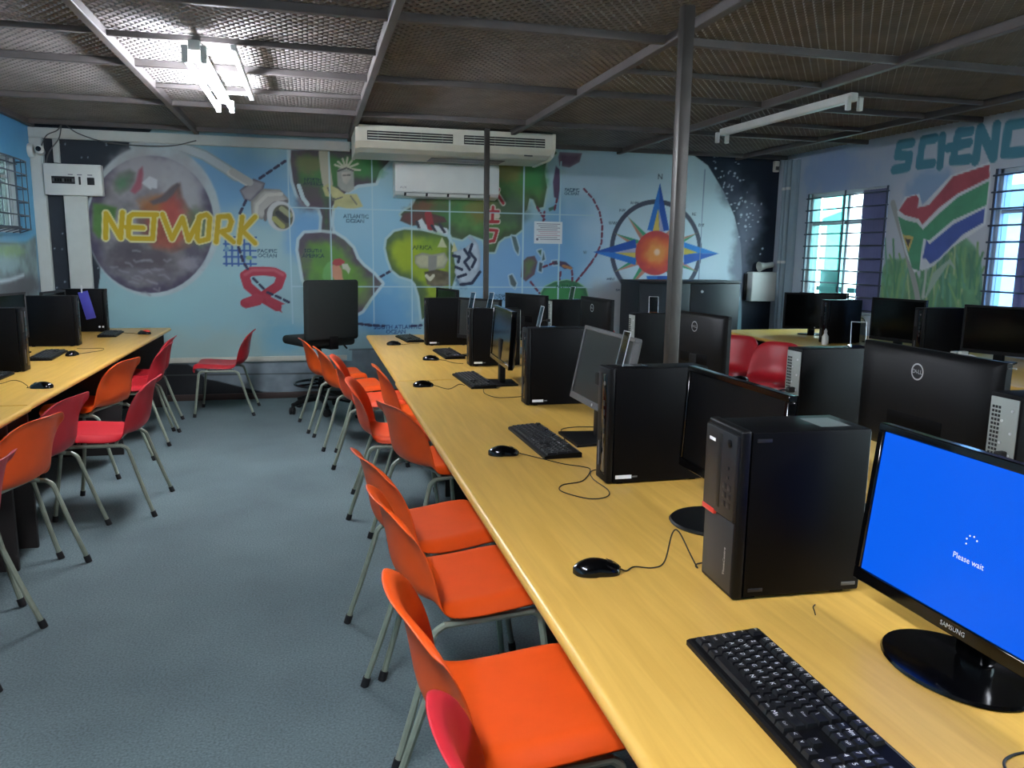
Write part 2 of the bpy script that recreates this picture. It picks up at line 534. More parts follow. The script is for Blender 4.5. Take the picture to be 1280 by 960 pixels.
('E',(165,175,185),-1.649,2.185,0.005,0.009,None,0,0.01,0.05),
('E',(165,175,185),-2.121,2.384,0.004,0.008,None,0,0.01,0.05),
('E',(165,175,185),-1.859,1.145,0.006,0.004,None,0,0.01,0.05),
('E',(165,175,185),-2.125,1.449,0.005,0.004,None,0,0.01,0.05),
('E',(165,175,185),-2.055,1.8,0.005,0.006,None,0,0.01,0.05),
('E',(165,175,185),-2.171,2.378,0.007,0.008,None,0,0.01,0.05),
('E',(165,175,185),-1.994,2.273,0.005,0.006,None,0,0.01,0.05),
('E',(165,175,185),-1.707,1.785,0.009,0.006,None,0,0.01,0.05),
('E',(165,175,185),-2.198,1.59,0.006,0.007,None,0,0.01,0.05),
('E',(165,175,185),-1.782,2.405,0.005,0.008,None,0,0.01,0.05),
('E',(165,175,185),-2.171,2.361,0.004,0.005,None,0,0.01,0.05),
('S',(150,165,170),0.1,0.006,0,[(-1.539,2.399),(-1.303,2.418),(-1.13,2.402),(-0.94,2.335),(-0.75,2.217),(-0.67,2.158)]),
('S',(185,195,198),0.07,0.006,0,[(-1.539,2.399),(-1.303,2.418),(-1.13,2.402),(-0.94,2.335),(-0.75,2.217),(-0.67,2.158)]),
('P',(178,192,195),None,0,0.03,None,0,0.05,[(-0.823,1.739),(-0.824,1.831),(-0.836,1.922),(-0.857,2.009),(-0.889,2.09),(-0.929,2.164),(-0.977,2.231),(-1.033,2.289),(-1.095,2.336),(-1.162,2.373),(-1.233,2.398),(-1.307,2.412),(-1.382,2.415),(-1.458,2.405),(-1.532,2.385),(-1.605,2.353),(-1.674,2.311),(-1.739,2.259),(-1.798,2.199),(-1.851,2.13),(-1.897,2.055),(-1.935,1.974),(-1.965,1.889),(-1.985,1.801),(-1.996,1.711),(-1.997,1.621),(-1.989,1.533),(-1.971,1.447),(-1.943,1.366),(-1.907,1.29),(-1.862,1.221),(-1.809,1.161),(-1.749,1.11),(-1.683,1.069),(-1.612,1.039),(-1.538,1.02),(-1.461,1.014),(-1.383,1.02),(-1.305,1.039),(-1.229,1.07),(-1.156,1.112),(-1.088,1.165),(-1.025,1.227),(-0.969,1.299),(-0.921,1.378),(-0.882,1.463),(-0.852,1.553),(-0.833,1.645)]),
('P',(128,124,128),(78,72,92),0.12,0.015,None,0,0.16,[(-0.888,1.703),(-0.889,1.787),(-0.899,1.868),(-0.92,1.947),(-0.949,2.02),(-0.986,2.088),(-1.032,2.148),(-1.084,2.2),(-1.142,2.243),(-1.205,2.277),(-1.271,2.3),(-1.34,2.313),(-1.411,2.315),(-1.482,2.307),(-1.552,2.288),(-1.62,2.26),(-1.685,2.222),(-1.746,2.175),(-1.802,2.12),(-1.851,2.058),(-1.894,1.989),(-1.93,1.916),(-1.957,1.839),(-1.976,1.759),(-1.986,1.678),(-1.987,1.597),(-1.979,1.517),(-1.961,1.439),(-1.935,1.366),(-1.901,1.298),(-1.859,1.236),(-1.809,1.181),(-1.753,1.135),(-1.691,1.098),(-1.625,1.071),(-1.555,1.054),(-1.483,1.049),(-1.41,1.055),(-1.337,1.071),(-1.266,1.099),(-1.198,1.137),(-1.134,1.185),(-1.076,1.241),(-1.024,1.306),(-0.979,1.377),(-0.942,1.454),(-0.915,1.535),(-0.896,1.618)]),
('B',(158,156,160),-1.411,2.183,0.367,0.182,0.95),
('B',(172,172,176),-1.149,2.026,0.178,0.235,0.8),
('B',(84,76,82),-1.537,1.358,0.273,0.128,0.9),
('B',(75,70,88),-1.079,1.484,0.082,0.172,0.7),
('B',(96,88,96),-1.448,1.239,0.21,0.069,0.7),
('B',(150,148,156),-1.119,1.328,0.098,0.078,0.7),
('B',(70,66,74),-1.674,1.458,0.143,0.084,0.6),
('B',(120,116,124),-1.56,1.238,0.273,0.043,0.6),
('P',(86,128,96),(110,116,108),0.08,0.05,None,0,0.1,[(-1.745,2.072),(-1.694,2.148),(-1.598,2.184),(-1.546,2.154),(-1.558,2.079),(-1.618,1.994),(-1.698,1.95),(-1.743,1.982)]),
('P',(150,84,96),None,0,0.03,None,0,0.05,[(-1.55,2.079),(-1.521,2.179),(-1.487,2.213),(-1.483,2.148),(-1.507,2.015),(-1.565,1.963),(-1.602,1.987)]),
('P',(80,120,62),None,0,0.04,None,0,0.1,[(-1.924,1.869),(-1.851,1.863),(-1.729,1.834),(-1.751,1.725),(-1.823,1.573),(-1.902,1.555),(-1.944,1.621)]),
('P',(165,88,72),(120,96,90),0.12,0.05,None,0,0.16,[(-1.526,1.831),(-1.443,1.9),(-1.313,1.954),(-1.244,2.04),(-1.17,2.076),(-1.153,1.942),(-1.109,1.859),(-1.017,1.743),(-1.008,1.589),(-1.111,1.484),(-1.277,1.421),(-1.436,1.462),(-1.525,1.562),(-1.563,1.73)]),
('B',(170,100,52),-1.381,1.868,0.144,0.084,0.7),
('B',(176,72,70),-1.255,1.838,0.097,0.135,0.6),
('B',(86,120,72),-1.037,1.674,0.099,0.187,0.7),
('P',(96,86,90),None,0,0.03,None,0,0.05,[(-1.443,1.9),(-1.345,1.945),(-1.261,2.023),(-1.194,2.075),(-1.171,2.059),(-1.232,1.973),(-1.299,1.904),(-1.413,1.867)]),
('S',(140,138,146),0.01,0.03,0,[(-1.663,1.154),(-1.642,1.155),(-1.584,1.137)]),
('S',(140,138,146),0.01,0.03,0,[(-1.433,1.28),(-1.406,1.273),(-1.359,1.271)]),
('S',(140,138,146),0.01,0.03,0,[(-1.499,1.173),(-1.48,1.154),(-1.424,1.136)]),
('S',(140,138,146),0.01,0.03,0,[(-1.61,1.355),(-1.594,1.338),(-1.521,1.359)]),
('S',(140,138,146),0.01,0.03,0,[(-1.501,1.358),(-1.468,1.362),(-1.451,1.344)]),
('S',(140,138,146),0.01,0.03,0,[(-1.514,1.171),(-1.489,1.159),(-1.421,1.139)]),
('S',(140,138,146),0.01,0.03,0,[(-1.571,1.252),(-1.539,1.234),(-1.482,1.257)]),
('S',(140,138,146),0.01,0.03,0,[(-1.399,1.217),(-1.353,1.221),(-1.311,1.182)]),
('S',(140,138,146),0.01,0.03,0,[(-1.451,1.09),(-1.407,1.066),(-1.402,1.097)]),
('S',(140,138,146),0.01,0.03,0,[(-1.741,1.263),(-1.723,1.252),(-1.663,1.242)]),
('S',(140,138,146),0.01,0.03,0,[(-1.81,1.289),(-1.793,1.286),(-1.757,1.291)]),
('S',(140,138,146),0.01,0.03,0,[(-1.635,1.192),(-1.611,1.184),(-1.583,1.171)]),
('S',(140,138,146),0.01,0.03,0,[(-1.46,1.269),(-1.419,1.262),(-1.391,1.262)]),
('S',(140,138,146),0.01,0.03,0,[(-1.542,1.349),(-1.509,1.354),(-1.464,1.349)]),
('S',(140,138,146),0.01,0.03,0,[(-1.682,1.332),(-1.648,1.325),(-1.627,1.297)]),
('S',(140,138,146),0.01,0.03,0,[(-1.614,1.443),(-1.584,1.445),(-1.553,1.437)]),
('S',(140,138,146),0.01,0.03,0,[(-1.611,1.207),(-1.579,1.209),(-1.546,1.184)]),
('S',(140,138,146),0.01,0.03,0,[(-1.347,1.362),(-1.322,1.344),(-1.29,1.365)]),
('S',(140,138,146),0.01,0.03,0,[(-1.541,1.254),(-1.497,1.268),(-1.463,1.236)]),
('S',(140,138,146),0.01,0.03,0,[(-1.558,1.053),(-1.529,1.058),(-1.49,1.027)]),
('S',(196,198,202),0.018,0.02,0,[(-1.488,2.065),(-1.43,2.117),(-1.376,2.094)]),
('S',(196,198,202),0.018,0.02,0,[(-1.476,2.055),(-1.431,2.1),(-1.377,2.08)]),
('S',(196,198,202),0.018,0.02,0,[(-1.464,2.046),(-1.432,2.083),(-1.378,2.067)]),
('S',(196,198,202),0.018,0.02,0,[(-1.452,2.036),(-1.433,2.067),(-1.379,2.054)]),
('S',(196,198,202),0.018,0.02,0,[(-1.44,2.027),(-1.434,2.05),(-1.379,2.04)]),
('S',(196,198,202),0.018,0.02,0,[(-1.428,2.017),(-1.435,2.034),(-1.38,2.027)]),
('P',(150,146,150),(96,92,104),0.03,0.01,None,0,0.05,[(-0.642,2.026),(-0.512,2.141),(-0.405,2.103),(-0.424,2.042),(-0.546,1.926),(-0.604,1.942)]),
('P',(188,184,176),(140,136,130),0.04,0.01,None,0,0.05,[(-0.546,1.926),(-0.424,2.05),(-0.271,2.047),(-0.189,1.954),(-0.243,1.883),(-0.365,1.793),(-0.451,1.756),(-0.542,1.806)]),
('S',(110,104,104),0.03,0.006,0,[(-0.417,1.757),(-0.406,1.844),(-0.327,1.915),(-0.207,1.936)]),
('S',(205,202,192),0.03,0.006,0,[(-0.501,1.789),(-0.488,1.894),(-0.392,1.991),(-0.256,2.004)]),
('E',(200,202,200),-0.271,1.795,0.129,0.143,None,0,0.012,0.05),
('E',(92,90,72),-0.254,1.787,0.096,0.115,None,0,0.012,0.05),
('S',(168,164,96),0.05,0.006,0,[(-0.332,1.768),(-0.257,1.699)]),
('S',(160,160,120),0.05,0.006,0,[(-0.26,1.865),(-0.185,1.806)]),
('S',(60,60,60),0.05,0.006,0,[(-0.296,1.821),(-0.212,1.753)]),
('S',(205,205,198),0.05,0.006,0,[(-0.726,2.184),(-0.581,2.096)]),
('S',(180,180,176),0.07,0.006,0,[(-0.693,2.194),(-0.547,2.106)]),
('S',(62,98,160),0.018,0.006,0,[(-0.786,1.558),(-0.792,1.314)]),
('S',(62,98,160),0.018,0.006,0,[(-0.731,1.559),(-0.737,1.315)]),
('S',(62,98,160),0.018,0.006,0,[(-0.676,1.56),(-0.681,1.315)]),
('S',(62,98,160),0.018,0.006,0,[(-0.621,1.561),(-0.625,1.316)]),
('S',(62,98,160),0.018,0.006,0,[(-0.565,1.562),(-0.569,1.316)]),
('S',(62,98,160),0.018,0.006,0,[(-0.802,1.584),(-0.508,1.586)]),
('S',(62,98,160),0.018,0.006,0,[(-0.805,1.521),(-0.511,1.523)]),
('S',(62,98,160),0.018,0.006,0,[(-0.807,1.459),(-0.513,1.46)]),
('S',(62,98,160),0.018,0.006,0,[(-0.81,1.396),(-0.515,1.396)]),
('S',(62,98,160),0.018,0.006,0,[(-0.813,1.333),(-0.518,1.333)]),
('E',(110,150,175),-0.782,1.471,0.023,0.025,None,0,0.012,0.05),
('E',(140,175,120),-0.58,1.39,0.03,0.021,None,0,0.012,0.05),
('S',(214,208,150),0.072,0.006,0,[(-1.84,1.556),(-1.822,1.781),(-1.712,1.559),(-1.681,1.793)]),
('S',(214,208,150),0.072,0.006,0,[(-1.386,1.781),(-1.591,1.779),(-1.628,1.753),(-1.645,1.577),(-1.621,1.555),(-1.438,1.555)]),
('S',(214,208,150),0.072,0.006,0,[(-1.658,1.659),(-1.512,1.655)]),
('S',(214,208,150),0.072,0.006,0,[(-1.41,1.775),(-1.437,1.555)]),
('S',(214,208,150),0.072,0.006,0,[(-1.338,1.785),(-1.267,1.558),(-1.163,1.756),(-1.121,1.549),(-0.999,1.78)]),
('S',(214,208,150),0.072,0.006,0,[(-1.016,1.768),(-0.949,1.792),(-0.921,1.762),(-0.944,1.564),(-1.027,1.54),(-1.045,1.571),(-1.016,1.768)]),
('S',(214,208,150),0.072,0.006,0,[(-0.875,1.536),(-0.843,1.772),(-0.749,1.783),(-0.727,1.732),(-0.754,1.654),(-0.825,1.635),(-0.716,1.539)]),
('S',(214,208,150),0.072,0.006,0,[(-0.627,1.778),(-0.665,1.534)]),
('S',(214,208,150),0.072,0.006,0,[(-0.509,1.781),(-0.631,1.648),(-0.519,1.531)]),
('S',(196,164,26),0.044,0.006,0,[(-1.84,1.556),(-1.822,1.781),(-1.712,1.559),(-1.681,1.793)]),
('S',(196,164,26),0.044,0.006,0,[(-1.386,1.781),(-1.591,1.779),(-1.628,1.753),(-1.645,1.577),(-1.621,1.555),(-1.438,1.555)]),
('S',(196,164,26),0.044,0.006,0,[(-1.658,1.659),(-1.512,1.655)]),
('S',(196,164,26),0.044,0.006,0,[(-1.41,1.775),(-1.437,1.555)]),
('S',(196,164,26),0.044,0.006,0,[(-1.338,1.785),(-1.267,1.558),(-1.163,1.756),(-1.121,1.549),(-0.999,1.78)]),
('S',(196,164,26),0.044,0.006,0,[(-1.016,1.768),(-0.949,1.792),(-0.921,1.762),(-0.944,1.564),(-1.027,1.54),(-1.045,1.571),(-1.016,1.768)]),
('S',(196,164,26),0.044,0.006,0,[(-0.875,1.536),(-0.843,1.772),(-0.749,1.783),(-0.727,1.732),(-0.754,1.654),(-0.825,1.635),(-0.716,1.539)]),
('S',(196,164,26),0.044,0.006,0,[(-0.627,1.778),(-0.665,1.534)]),
('S',(196,164,26),0.044,0.006,0,[(-0.509,1.781),(-0.631,1.648),(-0.519,1.531)]),
('T',(40,66,86),'PACIFIC',-0.408,1.456,0.036),
('T',(40,66,86),'OCEAN',-0.409,1.412,0.036),
('S',(172,54,70),0.088,0.008,0,[(-0.635,0.952),(-0.487,1.006),(-0.319,1.122),(-0.281,1.221),(-0.349,1.256),(-0.452,1.264),(-0.572,1.258),(-0.628,1.219),(-0.603,1.121),(-0.479,1.006),(-0.335,0.915)]),
('P',(176,62,76),None,0,0.008,None,0,0.05,[(-0.66,0.97),(-0.584,0.943),(-0.637,0.898),(-0.49,0.934),(-0.444,1.015),(-0.529,1.05)]),
('P',(176,62,76),None,0,0.008,None,0,0.05,[(-0.46,1.05),(-0.256,0.942),(-0.317,0.928),(-0.285,0.852),(-0.429,0.943)]),
('S',(190,88,98),0.03,0.02,0,[(-0.624,1.228),(-0.554,1.272),(-0.349,1.274),(-0.272,1.23)]),
('S',(52,52,78),0.026,0.006,0.085,[(-0.454,2.144),(-0.212,2.315)]),
('S',(52,52,78),0.026,0.006,0.085,[(-0.587,1.934),(-0.651,1.803)]),
('S',(52,52,78),0.026,0.006,0.085,[(-0.672,1.49),(-0.636,1.351),(-0.596,1.281)]),
('S',(52,52,78),0.026,0.006,0.085,[(-0.549,1.193),(-0.45,1.086)]),
('S',(52,52,78),0.026,0.006,0.085,[(-0.422,1.057),(-0.329,1.016),(-0.22,0.959)]),
('S',(52,52,78),0.026,0.006,0.085,[(0.362,0.753),(0.608,0.72)]),
('S',(52,52,78),0.026,0.006,0.085,[(0.353,0.752),(0.623,0.72),(0.712,0.717)]),
('S',(52,52,78),0.026,0.006,0.085,[(0.989,0.712),(1.093,0.72)]),
('S',(52,52,78),0.026,0.006,0.085,[(0.672,1.21),(0.799,1.284)]),
('P',(66,116,60),(74,66,74),0.11,0.012,(186,205,208),0.03,0.07,[(-0.155,2.418),(-0.164,2.32),(-0.144,2.126),(-0.109,2.009),(-0.062,1.931),(-0.004,1.903),(0.095,1.886),(0.122,1.796),(0.108,1.645),(0.218,1.637),(0.201,1.738),(0.218,1.899),(0.276,1.971),(0.399,2.075),(0.471,2.117),(0.644,2.143),(0.686,2.256),(0.749,2.318),(0.822,2.401),(0.833,2.482)]),
('B',(120,112,72),0.007,2.308,0.118,0.098,0.7),
('B',(84,66,78),0.018,1.993,0.119,0.158,0.8),
('B',(60,128,66),0.605,2.272,0.123,0.1,0.7),
('P',(104,150,62),(88,78,90),0.15,0.012,(196,212,212),0.03,0.07,[(0.108,1.645),(-0.051,1.632),(-0.102,1.57),(-0.115,1.469),(-0.095,1.348),(-0.074,1.185),(-0.008,1.021),(0.109,0.875),(0.342,0.765),(0.395,0.821),(0.49,0.874),(0.575,1.0),(0.692,1.147),(0.61,1.241),(0.508,1.323),(0.447,1.395),(0.408,1.498),(0.328,1.578),(0.239,1.633)]),
('B',(80,130,60),0.175,1.083,0.184,0.206,0.6),
('B',(124,160,70),0.462,1.042,0.124,0.125,0.5),
('B',(86,128,70),0.123,1.412,0.141,0.102,0.5),
('S',(190,210,212),0.04,0.006,0,[(-0.093,2.088),(-0.057,1.971),(-0.014,1.913)]),
('S',(176,172,148),0.1,0.01,0,[(0.151,2.402),(0.163,2.255),(0.18,2.117)]),
('P',(190,186,128),None,0,0.015,None,0,0.1,[(0.129,2.076),(0.18,2.117),(0.278,2.071),(0.338,2.023),(0.459,2.027),(0.518,1.907),(0.395,1.874),(0.275,1.901),(0.224,1.859),(0.246,1.98),(0.157,1.997)]),
('P',(158,160,150),None,0,0.015,None,0,0.05,[(0.272,2.24),(0.303,2.28),(0.383,2.294),(0.433,2.246),(0.435,2.076),(0.378,2.034),(0.308,2.062),(0.275,2.101)]),
('P',(178,172,158),None,0,0.012,None,0,0.05,[(0.312,2.231),(0.402,2.241),(0.405,2.175),(0.36,2.114),(0.324,2.142)]),
('S',(190,190,160),0.02,0.006,0,[(0.359,2.267),(0.254,2.298)]),
('S',(190,190,160),0.02,0.006,0,[(0.359,2.267),(0.284,2.329)]),
('S',(190,190,160),0.02,0.006,0,[(0.359,2.267),(0.329,2.357)]),
('S',(190,190,160),0.02,0.006,0,[(0.359,2.267),(0.375,2.372)]),
('S',(190,190,160),0.02,0.006,0,[(0.359,2.267),(0.425,2.355)]),
('S',(190,190,160),0.02,0.006,0,[(0.359,2.267),(0.474,2.317)]),
('S',(190,190,160),0.02,0.006,0,[(0.359,2.267),(0.493,2.258)]),
('S',(84,84,80),0.016,0.006,0,[(0.282,2.24),(0.363,2.273),(0.427,2.25)]),
('S',(110,108,96),0.014,0.006,0,[(0.179,2.078),(0.226,1.959),(0.317,1.992)]),
('S',(110,108,96),0.014,0.006,0,[(0.398,2.005),(0.457,1.926)]),
('S',(84,84,80),0.014,0.006,0,[(0.331,2.202),(0.357,2.203)]),
('S',(84,84,80),0.014,0.006,0,[(0.371,2.204),(0.396,2.205)]),
('P',(112,168,92),None,0,0.015,None,0,0.1,[(0.107,1.207),(0.119,1.289),(0.161,1.351),(0.212,1.376),(0.252,1.331),(0.239,1.207),(0.298,1.104),(0.175,1.083)]),
('P',(206,142,112),None,0,0.015,None,0,0.05,[(0.191,1.32),(0.262,1.342),(0.298,1.29),(0.304,1.208),(0.339,1.104),(0.258,1.125),(0.199,1.228)]),
('P',(170,66,66),None,0,0.012,None,0,0.05,[(0.202,1.341),(0.227,1.386),(0.284,1.397),(0.334,1.363),(0.307,1.328),(0.242,1.321)]),
('P',(196,196,176),None,0,0.01,None,0,0.05,[(0.299,1.342),(0.354,1.343),(0.384,1.291),(0.366,1.239),(0.339,1.28),(0.306,1.291)]),
('P',(84,126,66),(72,88,60),0.11,0.012,(170,196,186),0.02,0.09,[(0.928,1.791),(0.891,1.839),(0.929,1.877),(1.005,1.916),(1.043,1.991),(1.362,2.124),(1.829,2.265),(1.879,2.491),(2.494,2.543),(2.523,2.506),(2.415,2.439),(2.391,2.311),(2.421,2.16),(2.385,1.954),(2.316,1.939),(2.274,2.028),(2.233,2.039),(2.208,1.924),(2.155,1.871),(2.157,1.717),(2.09,1.664),(1.969,1.636),(1.903,1.584),(1.864,1.48),(1.789,1.479),(1.742,1.606),(1.597,1.655),(1.518,1.602),(1.414,1.626),(1.375,1.701),(1.207,1.722),(1.105,1.795),(1.004,1.768)]),
('B',(134,120,58),1.987,2.296,0.187,0.125,0.8),
('B',(60,136,72),2.283,2.282,0.135,0.176,0.8),
('B',(72,84,72),2.02,1.893,0.188,0.178,0.7),
('B',(128,108,54),1.727,1.886,0.159,0.125,0.7),
('B',(118,72,56),1.208,1.922,0.205,0.062,0.8),
('B',(60,110,64),1.362,1.876,0.155,0.1,0.6),
('P',(98,62,58),(80,64,60),0.05,0.015,None,0,0.05,[(0.883,1.777),(0.916,1.852),(1.106,1.882),(1.336,1.825),(1.362,1.776),(1.156,1.746),(1.003,1.73)]),
('P',(196,204,206),None,0,0.012,None,0,0.05,[(1.042,1.768),(1.105,1.807),(1.156,1.721),(1.207,1.747),(1.362,1.713),(1.375,1.65),(1.258,1.648),(1.105,1.683)]),
('S',(150,56,60),0.075,0.01,0,[(1.169,1.846),(1.194,1.722)]),
('S',(60,60,70),0.03,0.006,0,[(1.054,1.769),(1.079,1.695)]),
('S',(60,60,70),0.03,0.006,0,[(1.207,1.735),(1.246,1.673)]),
('S',(60,60,70),0.03,0.006,0,[(1.284,1.749),(1.336,1.675)]),
('P',(150,170,44),(78,100,62),0.12,0.012,(180,204,206),0.025,0.06,[(0.737,1.502),(0.75,1.589),(0.826,1.665),(0.927,1.691),(1.105,1.683),(1.258,1.648),(1.362,1.625),(1.427,1.525),(1.44,1.372),(1.467,1.27),(1.414,1.115),(1.362,0.96),(1.205,0.857),(1.1,0.78),(1.076,1.012),(1.038,1.14),(1.0,1.19),(0.872,1.227),(0.797,1.29),(0.761,1.39)]),
('B',(170,190,40),1.002,1.468,0.153,0.15,0.5),
('B',(110,150,50),1.207,1.547,0.155,0.1,0.5),
('B',(52,76,110),1.519,1.27,0.064,0.18,0.8),
('P',(190,190,150),None,0,0.01,None,0,0.05,[(1.31,1.624),(1.263,1.522),(1.362,1.519)]),
('P',(196,192,140),None,0,0.01,None,0,0.05,[(1.435,1.576),(1.409,1.474),(1.479,1.47)]),
('P',(176,172,140),(140,140,124),0.03,0.015,None,0,0.1,[(1.027,1.431),(1.104,1.464),(1.206,1.446),(1.336,1.468),(1.375,1.397),(1.336,1.307),(1.232,1.294),(1.077,1.305),(1.031,1.355)]),
('P',(140,138,130),None,0,0.015,None,0,0.05,[(1.168,1.432),(1.258,1.434),(1.253,1.319),(1.219,1.23),(1.18,1.217),(1.167,1.318)]),
('P',(122,110,84),(96,88,74),0.05,0.02,None,0,0.3,[(1.128,1.267),(1.258,1.294),(1.375,1.269),(1.401,1.141),(1.257,1.102),(1.154,1.14)]),
('S',(210,206,180),0.035,0.006,0,[(1.149,1.229),(1.185,1.191),(1.219,1.23)]),
('P',(176,186,194),(150,160,172),0.04,0.012,None,0,0.1,[(1.427,1.474),(1.545,1.514),(1.623,1.579),(1.571,1.629),(1.623,1.643),(1.69,1.554),(1.717,1.427),(1.705,1.246),(1.599,1.142),(1.493,1.154),(1.44,1.27),(1.466,1.372)]),
('S',(40,48,70),0.03,0.006,0,[(1.427,1.436),(1.493,1.424),(1.48,1.373)]),
('S',(40,48,70),0.03,0.006,0,[(1.453,1.321),(1.519,1.296)]),
('S',(40,48,70),0.03,0.006,0,[(1.48,1.219),(1.559,1.245)]),
('S',(40,48,70),0.03,0.006,0,[(1.545,1.501),(1.598,1.425),(1.545,1.373),(1.599,1.297)]),
('S',(40,48,70),0.03,0.006,0,[(1.598,1.476),(1.664,1.4),(1.625,1.323)]),
('S',(40,48,70),0.03,0.006,0,[(1.507,1.141),(1.626,1.155),(1.71,1.272)]),
('S',(40,48,70),0.03,0.006,0,[(1.624,1.553),(1.598,1.476)]),
('S',(205,196,176),0.055,0.006,0,[(1.857,2.116),(1.951,1.98)]),
('S',(205,196,176),0.055,0.006,0,[(1.845,2.028),(1.897,2.117)]),
('S',(205,196,176),0.055,0.006,0,[(1.785,1.887),(1.899,1.895)]),
('S',(205,196,176),0.055,0.006,0,[(1.843,1.939),(1.839,1.787)]),
('S',(205,196,176),0.055,0.006,0,[(1.786,1.786),(1.9,1.793)]),
('S',(205,196,176),0.055,0.006,0,[(1.792,1.704),(1.888,1.701),(1.857,1.596),(1.798,1.587)]),
('S',(205,196,176),0.055,0.006,0,[(1.785,1.841),(1.892,1.849)]),
('S',(170,50,56),0.032,0.006,0,[(1.857,2.116),(1.951,1.98)]),
('S',(170,50,56),0.032,0.006,0,[(1.845,2.028),(1.897,2.117)]),
('S',(170,50,56),0.032,0.006,0,[(1.785,1.887),(1.899,1.895)]),
('S',(170,50,56),0.032,0.006,0,[(1.843,1.939),(1.839,1.787)]),
('S',(170,50,56),0.032,0.006,0,[(1.786,1.786),(1.9,1.793)]),
('S',(170,50,56),0.032,0.006,0,[(1.792,1.704),(1.888,1.701),(1.857,1.596),(1.798,1.587)]),
('P',(98,72,92),(120,100,116),0.05,0.015,None,0,0.05,[(2.55,2.52),(2.798,2.518),(2.773,2.428),(2.663,2.368),(2.553,2.381),(2.537,2.469)]),
('P',(88,70,96),None,0,0.012,None,0,0.05,[(2.512,2.38),(2.554,2.343),(2.564,2.165),(2.548,2.036),(2.5,2.06),(2.486,2.213)]),
('P',(70,110,96),None,0,0.012,None,0,0.05,[(2.44,1.943),(2.508,1.97),(2.531,1.945),(2.454,1.91)]),
('P',(84,104,104),None,0,0.012,(180,205,215),0.015,0.05,[(2.044,1.651),(2.091,1.638),(2.128,1.523),(2.12,1.458),(2.084,1.509)]),
('P',(86,98,100),None,0,0.012,(180,205,215),0.015,0.05,[(2.023,1.235),(2.056,1.248),(2.106,1.157),(2.09,1.104),(2.043,1.144)]),
('P',(70,84,92),None,0,0.012,(180,205,215),0.015,0.05,[(2.355,1.382),(2.389,1.369),(2.379,1.277),(2.346,1.29)]),
('P',(70,60,80),None,0,0.012,(180,205,215),0.015,0.05,[(2.494,1.392),(2.549,1.398),(2.564,1.358),(2.509,1.352)]),
('P',(74,108,84),None,0,0.012,(180,205,215),0.015,0.05,[(2.331,1.5),(2.375,1.513),(2.368,1.448)]),
('P',(80,100,100),None,0,0.012,(180,205,215),0.015,0.05,[(2.397,1.488),(2.415,1.409),(2.382,1.396)]),
('P',(96,112,72),(98,80,92),0.06,0.012,None,0,0.05,[(2.163,1.38),(2.217,1.433),(2.299,1.447),(2.333,1.382),(2.302,1.25),(2.207,1.176),(2.152,1.223)]),
('P',(80,60,84),None,0,0.012,None,0,0.05,[(2.563,1.398),(2.648,1.385),(2.734,1.32),(2.636,1.311),(2.579,1.345)]),
('S',(176,116,70),0.03,0.006,0,[(2.621,1.345),(2.706,1.32)]),
('P',(62,136,74),(60,110,76),0.05,0.012,(150,200,150),0.01,0.05,[(2.376,1.052),(2.416,1.119),(2.527,1.172),(2.667,1.194),(2.781,1.173),(2.883,1.107),(2.915,0.999),(2.846,0.904),(2.421,0.905)]),
('S',(112,52,72),0.024,0.006,0.075,[(2.262,1.171),(2.362,1.052)]),
('S',(112,52,72),0.024,0.006,0.075,[(2.399,1.903),(2.388,1.8)]),
('S',(112,52,72),0.024,0.006,0.075,[(2.398,1.33),(2.522,1.376)]),
('S',(112,52,72),0.024,0.006,0.075,[(2.594,1.279),(2.582,1.199)]),
('S',(112,52,72),0.024,0.006,0.075,[(2.721,1.293),(2.729,1.187)]),
('S',(112,52,72),0.024,0.006,0.075,[(2.946,1.389),(2.767,1.173)]),
('S',(112,52,72),0.024,0.006,0.075,[(2.316,1.952),(2.401,1.826)]),
('S',(112,52,72),0.024,0.006,0.075,[(2.509,1.932),(2.534,2.036)]),
('S',(120,56,80),0.022,0.006,0.075,[(2.831,2.154),(2.937,2.053),(3.014,1.921),(3.051,1.768),(3.047,1.593),(2.988,1.455),(2.858,1.278)]),
('S',(176,206,214),0.014,0.005,0,[(-0.19,2.42),(-0.19,0.75)]),
('S',(176,206,214),0.014,0.005,0,[(0.2,2.42),(0.2,0.75)]),
('S',(176,206,214),0.014,0.005,0,[(0.61,2.42),(0.61,0.75)]),
('S',(176,206,214),0.014,0.005,0,[(1.0,2.42),(1.0,0.75)]),
('S',(176,206,214),0.014,0.005,0,[(1.39,2.42),(1.39,0.75)]),
('S',(176,206,214),0.014,0.005,0,[(1.78,2.42),(1.78,0.75)]),
('S',(176,206,214),0.014,0.005,0,[(2.17,2.42),(2.17,0.75)]),
('S',(176,206,214),0.014,0.005,0,[(2.57,2.42),(2.57,0.75)]),
('S',(176,206,214),0.014,0.005,0,[(-0.19,1.88),(2.95,1.88)]),
('S',(176,206,214),0.014,0.005,0,[(-0.19,1.115),(2.95,1.115)]),
